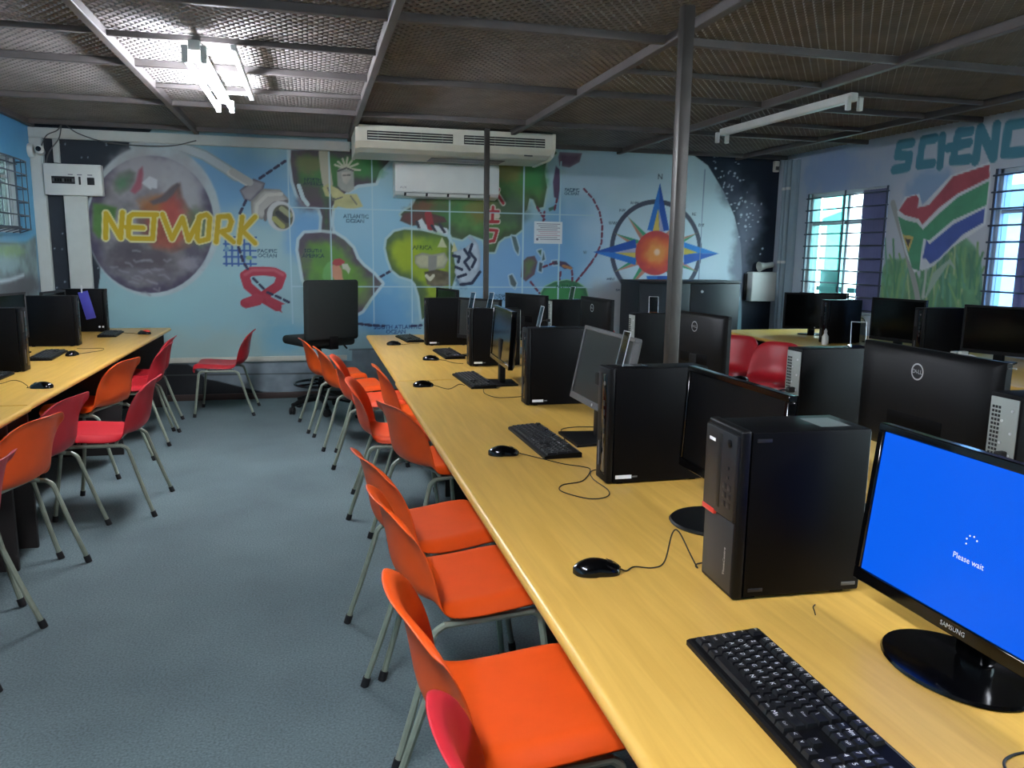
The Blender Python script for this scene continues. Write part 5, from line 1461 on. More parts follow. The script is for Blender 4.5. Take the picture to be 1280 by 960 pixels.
# nearest tower
def tower_near():
    t = thing('computer_tower', 'nearest black tower with red tab and vertical lettering on its front', 'computer', (.848, 1.475, .74), math.radians(180 - 3))
    W, D, H = .152, .30, .37; h = W / 2
    b = MB(); b.box((-D, -h, .006), (-.026, h, H - .004), .005)
    for x in (-D + .03, -.06): b.box((x, -h + .012, 0), (x + .03, h - .012, .008))
    b.build('case', BLACKM, t)
    b = MB(); b.box((-.025, -h - .001, .002), (0, h + .001, H), .007, seg=3); f = b.build('front_panel', BLACK, t)
    gm = pm('hex_grille', (24, 24, 25), .5)
    nt = gm.node_tree; vo = nt.nodes.new('ShaderNodeTexVoronoi'); vo.inputs['Scale'].default_value = 190; vo.inputs['Randomness'].default_value = 0.0
    tc = nt.nodes.new('ShaderNodeTexCoord'); nt.links.new(tc.outputs['Object'], vo.inputs['Vector'])
    rp = nt.nodes.new('ShaderNodeValToRGB'); rp.color_ramp.elements[0].position = .25; rp.color_ramp.elements[1].position = .4; rp.color_ramp.elements[0].color = (.002, .002, .002, 1); rp.color_ramp.elements[1].color = (.022, .022, .023, 1)
    nt.links.new(vo.outputs['Distance'], rp.inputs['Fac']); nt.links.new(rp.outputs['Color'], nt.nodes['Principled BSDF'].inputs['Base Color'])
    b = MB(); b.box((-.002, -h + .008, .012), (.0015, h - .008, .168), .002); b.build('grille', gm, f)
    b = MB(); b.box((-.004, -h + .004, .172), (.007, h - .004, H - .012), .003); u = b.build('drive_fascia', pm('fascia_plastic', (22, 22, 24), .45), f)
    b = MB(); b.box((.004, -h * .16, .186), (.0078, h * .10, H - .022), .001); b.build('drive_slot', pm('slot_black', (3, 3, 3), .5), u)
    # local +Y is towards the camera; ports sit on that side
    for k, z in enumerate((.197, .216, .235)):
        for s in (0, 1):
            b = MB(); b.box((.006, h * .28 + s * .022, z), (.0082, h * .28 + s * .022 + .014, z + .012), .0006); b.build('usb_port', PORT, u)
    for z in (.262, .282):
        b = MB(); b.lathe([(.004, 0), (.004, .0016), (.0025, .002)], 12, 0, Matrix.Translation((.007, h * .55, z)) @ Matrix.Rotation(PI / 2, 4, 'Y')); b.build('audio_jack', PORT, u)
    b = MB(); b.lathe([(.009, 0), (.009, .002), (.007, .003)], 18, 0, Matrix.Translation((.007, h * .55, H - .034)) @ Matrix.Rotation(PI / 2, 4, 'Y')); b.build('power_button', BLACK, u)
    b = MB(); b.box((.007, -h * .68, H - .045), (.0078, -h * .32, H - .038)); b.build('white_sticker', PAPER, u)
    b = MB(); b.box((.0, -h + .004, .164), (.0085, -h * .18, .176), .0015); b.build('red_tab', REDTAB, f)
    b = MB(); b.text('ThinkCentre', .0085, lambda x, y, d: (.0015 + d, h * .48 - y, .075 + x)); b.build('lettering', SILVER, f)
    for x, z in ((-.05, H - .022), (-.05, .022), (-D + .03, .022)):
        b = MB(); b.box((x - .02, h - .001, z - .004), (x + .014, h + .0012, z + .004), .001); b.build('side_latch', CHAR if x > -.2 else GREYP, t)
    b = MB(); b.box((-D + .03, -h * .55, H - .0045), (-D + .10, h * .6, H - .0035)); b.build('top_label', GREYP, t)
    b = MB(); b.box((-D - .003, -h + .006, .012), (-D, h - .006, H - .012), .001); r = b.build('rear_panel', RPANEL, t)
    for k in range(8):
        b = MB(); b.box((-D - .005, -h * .5, .06 + k * .02), (-D - .0025, -h * .25, .072 + k * .02)); b.build('port', PORT, r)
    return t
tower_near()

# ------------------------------------------------------------------ monitors
RECESS = pm('recess_black', (2, 2, 3), .6, spec=.1)
def monitor(label, x, y, deg, W=.53, zb=.83, zt=1.13, tilt=0.0, base='plate', scr=None, frame=None, logo=None, brand=None, z=.74, led=False, msg=None, grp=None, thick=.045, bx=-.04, basew=.24):
    """screen towards local +X, loc at desk level under the screen centre"""
    scr = scr or SCR; frame = frame or BLACK
    t = thing('monitor', label, 'monitor', (x, y, z), math.radians(deg), grp)
    b0, b1 = zb - z, zt - z; h = b1 - b0; w = W / 2; bz = .016; bb = .026
    R = Matrix.Translation((0, 0, b0)) @ Matrix.Rotation(-tilt, 4, 'Y')
    def bx_(lo, hi, nm, mat, parent=t, bev=.003):
        m = MB(); m.box(lo, hi, bev, mat=R); return m.build(nm, mat, parent)
    m = MB()
    for lo, hi in (((-.018, -w, 0), (.006, w, bb)), ((-.018, -w, h - bz), (.006, w, h)), ((-.018, -w, bb), (.006, -w + bz, h - bz)), ((-.018, w - bz, bb), (.006, w, h - bz))):
        m.box(lo, hi, .002, seg=1, mat=R)
    fr = m.build('bezel', frame, t)
    m = MB(); m.box((-.004, -w + bz, bb), (.001, w - bz, h - bz), mat=R)
    if msg:
        def fn(u, v, d): return R @ Vector((.0012 + d, u, v))
        m.text(msg, .0105, lambda u, v, d: fn(u, h * .42 + v, d), 1)
        for k in range(5):
            a = k * .75 + .6; m.lathe([(.0016, 0), (.0016, .0006)], 8, 1, Matrix.Translation(R @ Vector((.0012, .012 * math.cos(a), h * .52 + .012 * math.sin(a)))) @ Matrix.Rotation(PI / 2 - tilt, 4, 'Y'))
        m.build('screen', [scr, SCRTXT], t)
    else: m.build('screen', scr, t)
    m = MB()
    prof = [(-.018, w, 0.0, h), (-.024, w - .005, .005, h - .005), (-thick * .8, w - .03, .02, h - .02), (-thick, w - .1, .07, h - .036)]
    vs = []
    for (px, pw, pa, pb) in prof: vs += [R @ Vector((px, -pw, pa)), R @ Vector((px, pw, pa)), R @ Vector((px, pw, pb)), R @ Vector((px, -pw, pb))]
    fs = [(12, 13, 14, 15), (3, 2, 1, 0)]
    for i in (0, 1, 2):
        for k in range(4): fs.append((4 * i + k, 4 * i + (k + 1) % 4, 4 * i + 4 + (k + 1) % 4, 4 * i + 4 + k))
    m.add(vs, fs, 0, True); bk = m.build('back_cover', frame, t)
    m = MB(); m.box((-thick - .002, -.13, .09), (-thick + .01, .13, .145), .004, mat=R); m.build('connector_recess', RECESS, bk)
    if logo == 'ring':
        m = MB(); M2 = R @ Matrix.Translation((-thick - .0012, 0, h * .80))
        n = 40; vs = []; fs = []
        for k in range(n):
            a = 2 * PI * k / n
            for r in (.0235, .0285): vs.append(M2 @ Vector((0, r * math.cos(a), r * math.sin(a))))
        for k in range(n): fs.append((2 * k, 2 * k + 1, (2 * k + 3) % (2 * n), (2 * k + 2) % (2 * n)))
        m.add(vs, fs); m.text('D  LL', .014, lambda u, v, d: M2 @ Vector((-d, -u, v)))
        vs, ts = text_tris('E'); ca, sa = math.cos(.65), math.sin(.65)
        m.add([M2 @ Vector((-.0006, -((px * ca - py * sa) * .0115 - .0035), (px * sa + py * ca) * .0115)) for px, py in vs], ts)
        m.build('round_logo', SILVER, bk)
    if brand:
        m = MB(); m.text(brand, .0085, lambda u, v, d: R @ Vector((.0062 + d, u, bb * .5 + v))); m.build('brand_lettering', SILVER, fr)
    if led:
        m = MB(); m.lathe([(.006, 0), (.006, .0008)], 14, 0, R @ Matrix.Translation((.006, w - .03 if led == 'L' else 0, bb * .5)) @ Matrix.Rotation(PI / 2, 4, 'Y')); m.build('badge', SILVER, fr)
    # stand
    if base == 'oval':
        m = MB(); m.lathe([(.0, .0), (.118, .0), (.125, .004), (.122, .009), (.06, .013), (0, .014)], 40, 0, Matrix.Translation((bx, 0, 0)), sx=.86, sy=1.12); m.build('stand_base', GLOSS, t)
        m = MB(); m.box((bx - .06, -.032, .012), (bx - .025, .032, b0 + .05), .008); m.build('stand_neck', GLOSS, t)
    elif base == 'round':
        m = MB(); m.lathe([(0, 0), (.12, 0), (.123, .004), (.118, .009), (0, .012)], 36, 0, Matrix.Translation((bx, 0, 0))); m.build('stand_base', BLACK, t)
        m = MB(); m.tube([(bx - .02, 0, .01), (bx - .02, 0, b0 + .1)], .02, 12); m.build('stand_neck', BLACK, t)
    else:
        bw = basew / 2
        m = MB(); m.prism([(-.11, -bw * .8), (.10, -bw), (.10, bw), (-.11, bw * .8)], lambda u, v, d: (u + bx, v, d), 0, .010); m.build('stand_base', BLACK, t)
        m = MB(); m.box((bx - .05, -.035, .01), (bx - .018, .035, b0 + .14), .006); m.build('stand_neck', BLACK, t)
    return t
# long desk, screens to the left
monitor('monitor with bright blue screen at the right edge', 1.085, 1.062, 180, W=.53, zb=.805, zt=1.135, tilt=.10, base='oval', scr=BLUESCR, frame=GLOSS, brand='SAMSUNG', msg='Please wait', bx=-.01)
monitor('dark glossy monitor right behind the nearest tower', 1.075, 1.86, 180, scr=SCRA, W=.52, zb=.835, zt=1.14, tilt=.05, base='round', frame=GLOSS, led='L', bx=.02)
monitor('grey tilted monitor between the second and third tower', 1.06, 2.86, 180, W=.54, zb=.865, zt=1.175, tilt=.20, scr=SCRG, frame=GREYP, led='C', bx=0.0)
monitor('glossy monitor reflecting the desk, farther along the long desk', 1.01, 4.24, 180 - 3, W=.56, zb=.855, zt=1.165, tilt=.06, frame=GLOSS, led=None, bx=.02)
monitor('dark monitor behind the farthest tower on the long desk', 1.10, 6.62, 180 + 12, W=.46, zb=.86, zt=1.165, tilt=.03)
monitor('small dark screen tilted behind the tower at the seam', 1.13, 5.42, 180 + 35, W=.40, zb=.86, zt=1.15, tilt=.05, scr=SCRG)
# window side, backs to the viewer
monitor('large monitor seen from behind with a white ringed logo, right foreground', 2.0, 2.17, -2, W=.64, zb=.80, zt=1.165, logo='ring', bx=.0, thick=.05)
monitor('monitor seen from behind with a ringed logo right of the nearer post', 2.05, 3.87, 6, W=.52, zb=.80, zt=1.16, logo='ring', bx=.0)
monitor('small monitor back with a faint ringed logo left of the compass', 1.99, 5.32, 4, W=.52, zb=.80, zt=1.16, logo='ring', bx=.0)
monitor('dark monitor back at the far end of the window side desk', 1.79, 6.52, 24, W=.56, zb=.80, zt=1.125, bx=.0)
# left desk
monitor('dark monitor partly hidden behind the left edge tower', -1.98, 5.95, -12, W=.42, zb=.84, zt=1.155, frame=CHAR)
monitor('dark monitor hidden behind the middle tower on the left desk', -2.0, 7.02, -6, W=.42, zb=.84, zt=1.12, frame=CHAR)
# right wall desk
monitor('dark monitor nearest the far corner under the barred window', 4.62, 6.50, 255, W=.60, zb=.80, zt=1.14, base='oval', frame=BLACK, led='C')
monitor('dark monitor with thick side left of the painted flag grass', 4.60, 5.40, 192, W=.50, zb=.80, zt=1.148, bx=.0)
monitor('dark monitor at the right edge under the second window', 4.72, 4.52, 205, W=.50, zb=.80, zt=1.145, bx=0.0)

# ------------------------------------------------------------------ clear L stands on the towers
def l_stand(label, x, y, z, deg, hh=.10, w=.055):
    t = thing('acrylic_stand', label, 'stand', (x, y, z), math.radians(deg), 'clear stands on the towers')
    m = MB(); m.box((-.045, -w / 2, 0), (.045, w / 2, .003), .001, seg=1); m.build('foot_plate', ACRYL, t)
    Rm = Matrix.Translation((-.043, 0, .003)) @ Matrix.Rotation(.22, 4, 'Y')
    m = MB(); m.box((-.002, -w / 2, 0), (.002, w / 2, hh), .001, seg=1, mat=Rm); m.build('upright_plate', ACRYL, t)
    m = MB()
    for s in (-1, 1): m.tube([Rm @ Vector((0, s * w / 2, 0)), Rm @ Vector((0, s * w / 2, hh))], .0016, 6)
    m.tube([Rm @ Vector((0, -w / 2, hh)), Rm @ Vector((0, w / 2, hh))], .0016, 6)
    m.build('bright_edge', SILVER, t)
ZT_ = .74 + .373
l_stand('clear stand leaning on the second tower of the long desk', .985, 2.31, ZT_, 0, .11)
l_stand('clear stand on the third tower of the long desk', 1.10, 3.64, ZT_, 0)
l_stand('clear stand at the left on the tower behind the seam', 1.03, 4.99, ZT_, 20)
l_stand('clear stand at the right on the tower behind the seam', 1.15, 4.985, ZT_, 20)
l_stand('clear stand on the tower left of the large monitor back', 2.11, 2.69, ZT_, 60)
l_stand('clear stand on the tower left of the nearer post', 2.05, 4.51, ZT_, 70)
l_stand('clear stand on the tower before the green island', 2.02, 5.92, ZT_, 20)
l_stand('clear stand on the tower under the first window', 4.50, 5.87, ZT_, 60)

# ------------------------------------------------------------------ keyboards
KEYME = {}
def key_mesh(w, d, leg):
    k = (round(w, 4), round(d, 4), leg)
    if k in KEYME: return KEYME[k]
    m = MB(); hh = .0075
    lo = [(-w / 2, -d / 2, 0), (w / 2, -d / 2, 0), (w / 2, d / 2, 0), (-w / 2, d / 2, 0)]
    i1, i2 = .0022, .0030
    hi = [(-w / 2 + i1, -d / 2 + i2, hh), (w / 2 - i1, -d / 2 + i2, hh), (w / 2 - i1, d / 2 - .001, hh), (-w / 2 + i1, d / 2 - .001, hh)]
    m.add(lo + hi, [(4, 5, 6, 7), (0, 1, 5, 4), (1, 2, 6, 5), (2, 3, 7, 6), (3, 0, 4, 7), (3, 2, 1, 0)])
    if leg: m.text(leg, .0082 if len(leg) < 3 else .0044, lambda u, v, q: (u - (w / 2 - .0065 if len(leg) < 3 else w * .1), v + .002, hh + .0002 + q * .3), 1)
    KEYME[k] = tmpmesh(m, 'key', [KEYM, KEYW])
    return KEYME[k]
def layout():
    U = 1.0; out = []
    def row(y, x, items, h=1.0):
        for it in items:
            if isinstance(it, (int, float)): x += it; continue
            s, w = it if isinstance(it, tuple) else (it, 1.0)
            out.append((x, y, w, h, s)); x += w
    row(0, 0, ['Esc', 1, 'F1', 'F2', 'F3', 'F4', .5, 'F5', 'F6', 'F7', 'F8', .5, 'F9', 'F10', 'F11', 'F12', .25, 'Prt', 'Scr', 'Brk'])
    row(1.35, 0, ['~', '1', '2', '3', '4', '5', '6', '7', '8', '9', '0', '-', '=', ('Backspace', 2), .25, 'Ins', 'Hm', 'PgU', .25, 'Num', '/', '*', '-'])
    row(2.35, 0, [('Tab', 1.5)] + list('QWERTYUIOP[]') + [('\\', 1.5), .25, 'Del', 'End', 'PgD', .25, '7', '8', '9'])
    row(3.35, 0, [('Caps', 1.75)] + list("ASDFGHJKL;'") + [('Enter', 2.25), 3.5, '4', '5', '6'])
    row(4.35, 0, [('Shift', 2.25)] + list('ZXCVBNM,./') + [('Shift', 2.75), 1.25, '^', 1.25, '1', '2', '3'])
    row(5.35, 0, [('Ctrl', 1.25), ('Win', 1.25), ('Alt', 1.25), ('', 6.25), ('Alt', 1.25), ('Win', 1.25), ('Mn', 1.25), ('Ctrl', 1.25), .25, '<', 'v', '>', .25, ('0', 2), '.'])
    out.append((21.5, 2.35, 1, 2, '+')); out.append((21.5, 4.35, 1, 2, 'Ent'))
    return out
KL = layout()
def keyboard(label, x, y, deg, L=.455, Dp=.145, keys='field', cable=None, z=.74):
    t = thing('keyboard', label, 'keyboard', (x, y, z), math.radians(deg), 'black keyboards on the desks')
    m = MB()
    prof = [(-Dp / 2, .001), (-Dp / 2, .010), (-Dp / 2 + .006, .0125), (Dp / 2 - .006, .021), (Dp / 2, .018), (Dp / 2, .001)]
    m.prism(prof, lambda u, v, d: (d, u, v), -L / 2, L / 2); m.build('keyboard_body', BLACK, t)
    su = (L - .016) / 22.5; sv = (Dp - .022) / 6.35
    x0 = -L / 2 + .008; y0 = Dp / 2 - .009
    def zt(yy): return .0125 + (yy + Dp / 2 - .006) / (Dp - .012) * .0085 - .001
    if keys == 'field':
        m = MB()
        for kx, ky, kw, kh, s in KL:
            w = kw * su - .0012; d = kh * sv - .0012; cx = x0 + (kx + kw / 2) * su; cy = y0 - (ky + kh / 2) * sv; zz = zt(cy)
            lo = [(cx - w / 2, cy - d / 2, zz), (cx + w / 2, cy - d / 2, zz), (cx + w / 2, cy + d / 2, zz), (cx - w / 2, cy + d / 2, zz)]
            hi = [(cx - w / 2 + .002, cy - d / 2 + .003, zz + .007), (cx + w / 2 - .002, cy - d / 2 + .003, zz + .007), (cx + w / 2 - .002, cy + d / 2 - .001, zz + .007), (cx - w / 2 + .002, cy + d / 2 - .001, zz + .007)]
            m.add(lo + hi, [(4, 5, 6, 7), (0, 1, 5, 4), (1, 2, 6, 5), (2, 3, 7, 6), (3, 0, 4, 7)])
            m.add([(cx - w * .3, cy, zz + .0073), (cx - w * .3 + .004, cy, zz + .0073), (cx - w * .3 + .004, cy + .004, zz + .0073), (cx - w * .3, cy + .004, zz + .0073)], [(0, 1, 2, 3)], 1)
        m.build('key_field', [KEYM, KEYW], t)
    else:
        for kx, ky, kw, kh, s in KL:
            w = kw * su - .0012; d = kh * sv - .0012; cy = y0 - (ky + kh / 2) * sv
            o = bpy.data.objects.new('key', key_mesh(w, d, s)); C.objects.link(o); o.parent = t
            o.location = (x0 + (kx + kw / 2) * su, cy, zt(cy))
    m = MB(); m.box((L / 2 - .1, Dp / 2 - .0075, .0205), (L / 2 - .02, Dp / 2 - .006, .0215)); m.build('indicator_strip', GREYP, t)
    if cable:
        m = MB(); ca = Matrix.Rotation(-math.radians(deg), 3, 'Z')
        m.tube([ca @ (Vector(p) - Vector((x, y, z))) for p in smooth_path([(a, b, .7425) for a, b in cable], 6)], .0019, 6); m.build('cable', RUBBER, t)
    return t
keyboard('large black keyboard nearest the viewer at the bottom right', .733, 1.015, -90 - 1.5, .462, .15, 'each')
keyboard('black keyboard beside the second mouse, under the tilted grey monitor', .853, 2.845, -90 + 1, .50, .142, 'each', cable=[(.93, 2.8), (.963, 2.915), (.994, 3.042), (1.069, 3.075), (1.153, 3.059)])
keyboard('black keyboard in front of the glossy reflecting monitor', .88, 4.33, -90 + 2, .50, .14, cable=[(.885, 4.08), (.86, 3.93), (.892, 3.812), (.97, 3.80), (1.06, 3.82)])
keyboard('black keyboard left of the tower behind the seam', .94, 5.53, -90 + 2, .48, .14)
keyboard('black keyboard at the far end of the long desk', .785, 6.57, -90 + 6, .46, .14)
keyboard('black keyboard at the left picture edge', -1.735, 4.78, 90, .46, .14)
keyboard('black keyboard before the middle tower on the left desk', -1.725, 5.83, 90 + 4, .48, .14)
keyboard('black keyboard before the farthest tower on the left desk', -1.655, 7.24, 90 + 4, .42, .14)

# ------------------------------------------------------------------ mice
def mouse(label, x, y, deg, cable=None, tail=None, red=False, z=.74):
    t = thing('mouse', label, 'mouse', (x, y, z), math.radians(deg), 'black mice on the desks')
    m = MB(); nx, ny = 16, 14; vs = []; fs = []
    for i in range(nx + 1):
        u = i / nx; xx = -.056 + .112 * u
        w = .031 * (max(0, 1 - abs(2 * u - 1) ** 3.2)) ** .5 * (1 - .12 * math.sin(PI * u) * (u > .45)) + .001
        hh = .004 + .034 * math.sin(PI * min(1, .08 + u * .84)) ** .8 * (1 - .25 * u)
        for j in range(ny + 1):
            a = PI * j / ny
            vs.append((xx, w * math.cos(a), .001 + hh * math.sin(a) ** .75))
    for i in range(nx):
        for j in range(ny):
            fs.append((i * (ny + 1) + j, i * (ny + 1) + j + 1, (i + 1) * (ny + 1) + j + 1, (i + 1) * (ny + 1) + j))
    fs.append(tuple(range(ny, -1, -1))); fs.append(tuple(nx * (ny + 1) + j for j in range(ny + 1)))
    for i in range(nx):
        fs.append((i * (ny + 1), (i + 1) * (ny + 1), (i + 1) * (ny + 1) + ny, i * (ny + 1) + ny))
    m.add(vs, fs, 0, True); m.build('mouse_shell', GLOSS, t)
    m = MB(); m.lathe([(.0, -.004), (.010, -.004), (.011, 0), (.010, .004), (0, .004)], 18, 0, Matrix.Translation((.028, 0, .0205)) @ Matrix.Rotation(PI / 2, 4, 'X')); m.build('scroll_wheel', CHAR, t)
    m = MB(); m.tube([(.052, .0, .0165), (.04, 0, .0255), (.02, 0, .0345)], .0008, 4); m.build('button_split', PORT, t)
    if red:
        m = MB(); m.lathe([(0, -.02), (.024, -.016), (.021, .004), (.012, .009), (0, .0105)], 20, 0, Matrix.Translation((-.018, .0, .028)), sx=1.4); m.build('red_palm_cap', REDTAB, t)
    ca = Matrix.Rotation(-math.radians(deg), 3, 'Z')
    pts = [(.055, 0, .008), (.07, 0, .003)]
    for p in (cable or []):
        q = ca @ (Vector((p[0], p[1], z + (p[2] if len(p) > 2 else .0022))) - Vector((x, y, z)))
        pts.append(tuple(q))
    if len(pts) > 2:
        m = MB(); m.tube(smooth_path(pts, 6), .0017, 6); m.build('cable', RUBBER, t)
    return t
mouse('glossy black mouse nearest the viewer, looped cable rising to the tower', .618, 1.605, -8, [(.715, 1.615), (.755, 1.60), (.79, 1.612, .01), (.815, 1.63, .07), (.83, 1.625, .075), (.845, 1.59, .03), (.856, 1.575, .004), (.87, 1.60), (.96, 1.61)])
mouse('glossy black mouse second along the long desk, left of a keyboard', .66, 2.69, -10, [(.785, 2.595), (.835, 2.519), (.885, 2.475), (.90, 2.43), (.83, 2.31), (.753, 2.28), (.729, 2.216), (.785, 2.13), (.845, 2.135), (.875, 2.20), (.872, 2.33), (.905, 2.42), (1.0, 2.43)])
mouse('glossy black mouse in front of the desk seam', .577, 4.21, -4, [(.70, 4.10), (.78, 4.24), (.805, 4.20)])
mouse('glossy black mouse just behind the desk seam', .775, 5.27, -14, [(.87, 5.22), (.90, 5.10), (.96, 5.06)])
mouse('glossy black mouse at the far end of the long desk', .617, 6.19, -6, [(.70, 6.20), (.76, 6.26), (.83, 6.27)])
mouse('black mouse nearest on the left desk', -1.372, 4.49, 178, [(-1.46, 4.56), (-1.548, 4.728), (-1.602, 4.765), (-1.62, 4.66), (-1.72, 4.55)])
mouse('small black mouse halfway along the left desk with a looped cable', -1.585, 5.85, 75, [(-1.52, 6.0), (-1.465, 6.11), (-1.49, 6.24), (-1.60, 6.23), (-1.66, 6.25)])
mouse('black mouse with a red cap at the far end of the left desk', -1.40, 7.27, 165, [(-1.50, 7.34), (-1.60, 7.40), (-1.67, 7.50)], red=True)
mouse('pale topped mouse on the window side desk behind the post', 2.42, 4.08, 150, [(2.33, 4.12), (2.25, 4.2)])

# ------------------------------------------------------------------ small things on the desks
t = thing('loose_cable', 'thin loose cable by the bottom right corner of the desk', 'cable', (.99, .80, .74))
m = MB(); m.tube(smooth_path([(-.06, -.06, .002), (-.045, .01, .002), (-.01, .034, .002), (.06, .036, .002), (.12, .05, .002)], 6), .002, 6); m.build('cable_sheath', RUBBER, t)
t = tag(MB().tube(smooth_path([(-.013, -.02, .0015), (-.004, -.004, .0015), (.004, .012, .0015), (.016, .022, .0015)], 5), .0011, 5).build('plastic_sliver', RUBBER, loc=(.993, 1.323, .74)), 'tiny black sliver lying on the desk before the nearest tower', 'scrap')
t = thing('hanging_card', 'blue violet card hanging from a white clip on the farthest left tower', 'card', (-1.92, 7.497, 1.10))
m = MB(); R_ = Matrix.Rotation(.22, 4, 'Y')
m.box((-.035, -.004, -.25), (.045, .0, -.01), .004, mat=Matrix.Rotation(-.22, 4, 'Y')); m.build('card', BLUECARD, t)
m = MB(); m.box((-.006, -.006, -.02), (.006, -.001, .045), .002); m.box((-.004, -.006, .013), (.004, .03, .016)); m.build('clip', WHITEP, t)
t = thing('small_bottle', 'small pale bottle standing on the right wall desk', 'bottle', (4.20, 5.75, .74))
m = MB(); m.lathe([(0, 0), (.026, 0), (.028, .01), (.027, .07), (.012, .095)], 20); m.build('bottle_body', WHITEP, t)
m = MB(); m.lathe([(.012, .095), (.013, .1), (.013, .122), (.006, .124), (.005, .135), (0, .136)], 16); m.build('bottle_cap', WHITEP, t)
t = thing('power_adapter', 'pale power adapter with white cable under the monitor at the right edge', 'adapter', (4.58, 4.72, .74))
m = MB(); m.box((-.03, -.06, 0), (.03, -.02, .07), .005); m.box((-.03, 0, 0), (.03, .05, .06), .005); m.build('adapter_block', WHITEP, t)
m = MB(); m.tube(smooth_path([(0, -.06, .03), (0, -.12, .05), (.02, -.25, .01), (.0, -.5, .005)], 6), .005, 6); m.build('cable', WHITEP, t)

# ------------------------------------------------------------------ things on the far wall
# ceiling-hung air conditioner
t = thing('air_conditioner', 'long yellowed ceiling-hung air conditioner with two grille openings', 'air conditioner', (1.30, 7.12, 2.325))
w = .90
prof = [(0.0, .22), (0.0, .085), (.05, .035), (.16, .008), (.66, 0.0), (.66, .22)]
m = MB(); m.prism(prof, lambda u, v, d: (d, u, v), -w + .03, w - .03); m.build('housing', CREAM, t)
for s in (-1, 1):
    m = MB(); m.prism([(-.012, .223), (-.012, .08), (.045, .026), (.16, -.002), (.67, -.008), (.67, .223)], lambda u, v, d: (d, u, v), s * w - .03 if s > 0 else -w, w if s > 0 else -w + .03); m.build('end_cap', CREAM, t)
for s in (-1, 1):
    a, b_ = (-.80, -.05) if s < 0 else (.05, .80)
    m = MB(); m.box((a, -.006, .095), (b_, .004, .172), .002); g = m.build('air_outlet', PORT, t)
    for k in range(3):
        m = MB(); m.box((a + .005, -.014, .108 + k * .022), (b_ - .005, -.004, .114 + k * .022)); m.build('louvre', CREAM, g)
    for k in range(4):
        xx = a + (b_ - a) * (k + .5) / 4; m = MB(); m.box((xx - .004, -.012, .097), (xx + .004, -.003, .170)); m.build('louvre_strut', GREYP, g)
m = MB(); m.box((.62, .052, .022), (.70, .058, .034)); m.build('maker_plate', GREYP, t)
m = MB(); m.box((-.2, .3, -.002), (.5, .6, .001)); m.build('intake_grille', GREYP, t)
for x in (-.7, .7):
    m = MB(); m.box((x - .02, .1, .22), (x + .02, .55, .227)); m.build('hanging_bracket', STEEL, t)
# split unit
t = thing('air_conditioner', 'white wall split air conditioner below the longer unit', 'air conditioner', (1.335, YB, 2.0))
prof = [(-.03, 0.0), (-.17, .02), (-.205, .055), (-.21, .30), (-.19, .335), (-.02, .345), (-.0, .345), (-.0, 0.0)]
m = MB(); m.prism(prof, lambda u, v, d: (d, u, v), -.52, .52); m.build('housing', WHITEP, t)
m = MB(); m.box((-.50, -.2135, .065), (.50, -.208, .325), .002); m.build('front_cover', WHITEP, t)
m = MB(); m.prism([(-.178, .016), (-.200, .044), (-.204, .042), (-.184, .012)], lambda u, v, d: (d, u, v), -.43, .43); m.build('air_outlet', PORT, t)
for k in range(4):
    m = MB(); x = -.42 + k * .212; m.prism([(-.188, .014), (-.206, .040), (-.209, .038), (-.192, .011)], lambda u, v, d: (d, u, v), x + .01, x + .2); m.build('louvre_flap', WHITEP, t)
m = MB(); m.text('AUX', .022, lambda u, v, d: (-.44 + u, -.2136 - d, .09 + v)); m.build('brand_lettering', INK, t)
# notice
t = thing('paper_notice', 'white printed notice sheet stuck on the mural near the right', 'notice', (2.445, YB, 1.69))
m = MB(); m.box((-.155, -.003, -.115), (.155, -.0005, .115)); m.build('sheet', PAPER, t)
m = MB()
for k in range(9):
    z = .09 - k * .02; l = -.13 + .02 * (k % 3); r = .13 - .03 * (k % 2)
    m.box((l, -.0036, z - .003), (r, -.003, z + .003), mi=1 if 4 <= k <= 6 else 0)
m.lathe([(0, 0), (.014, 0), (.014, .0006)], 14, 0, Matrix.Translation((-.12, -.003, -.07)) @ Matrix.Rotation(PI / 2, 4, 'X')); m.build('print_lines', [INK, INKR], t)
# trunking
def trunk(label, lo, hi):
    c = ((lo[0] + hi[0]) / 2, YB, lo[2])
    t = thing('cable_trunking', label, 'trunking', c)
    m = MB(); m.box((lo[0] - c[0], lo[1] - YB, 0), (hi[0] - c[0], 0, hi[2] - lo[2] - .0), .003, seg=1); m.build('channel', TRUNK, t)
    m = MB()
    if hi[0] - lo[0] > hi[2] - lo[2]: m.box((lo[0] - c[0] + .004, lo[1] - YB - .003, .012), (hi[0] - c[0] - .004, lo[1] - YB, hi[2] - lo[2] - .012), .001, seg=1)
    else: m.box((lo[0] - c[0] + .012, lo[1] - YB - .003, .004), (hi[0] - c[0] - .012, lo[1] - YB, hi[2] - lo[2] - .004), .001, seg=1)
    m.build('trunk_lid', TRUNK, t)
trunk('long white horizontal trunking running along the top of the mural', (-2.40, YB - .05, 2.425), (.40, 0, 2.515))
trunk('white vertical trunking in the left corner', (-2.40, YB - .05, .80), (-2.295, 0, 2.424))
trunk('white vertical trunking below the breaker box', (-2.155, YB - .045, 1.06), (-1.965, 0, 1.93))
trunk('narrow white conduit above the breaker box', (-2.215, YB - .035, 2.215), (-2.165, 0, 2.424))
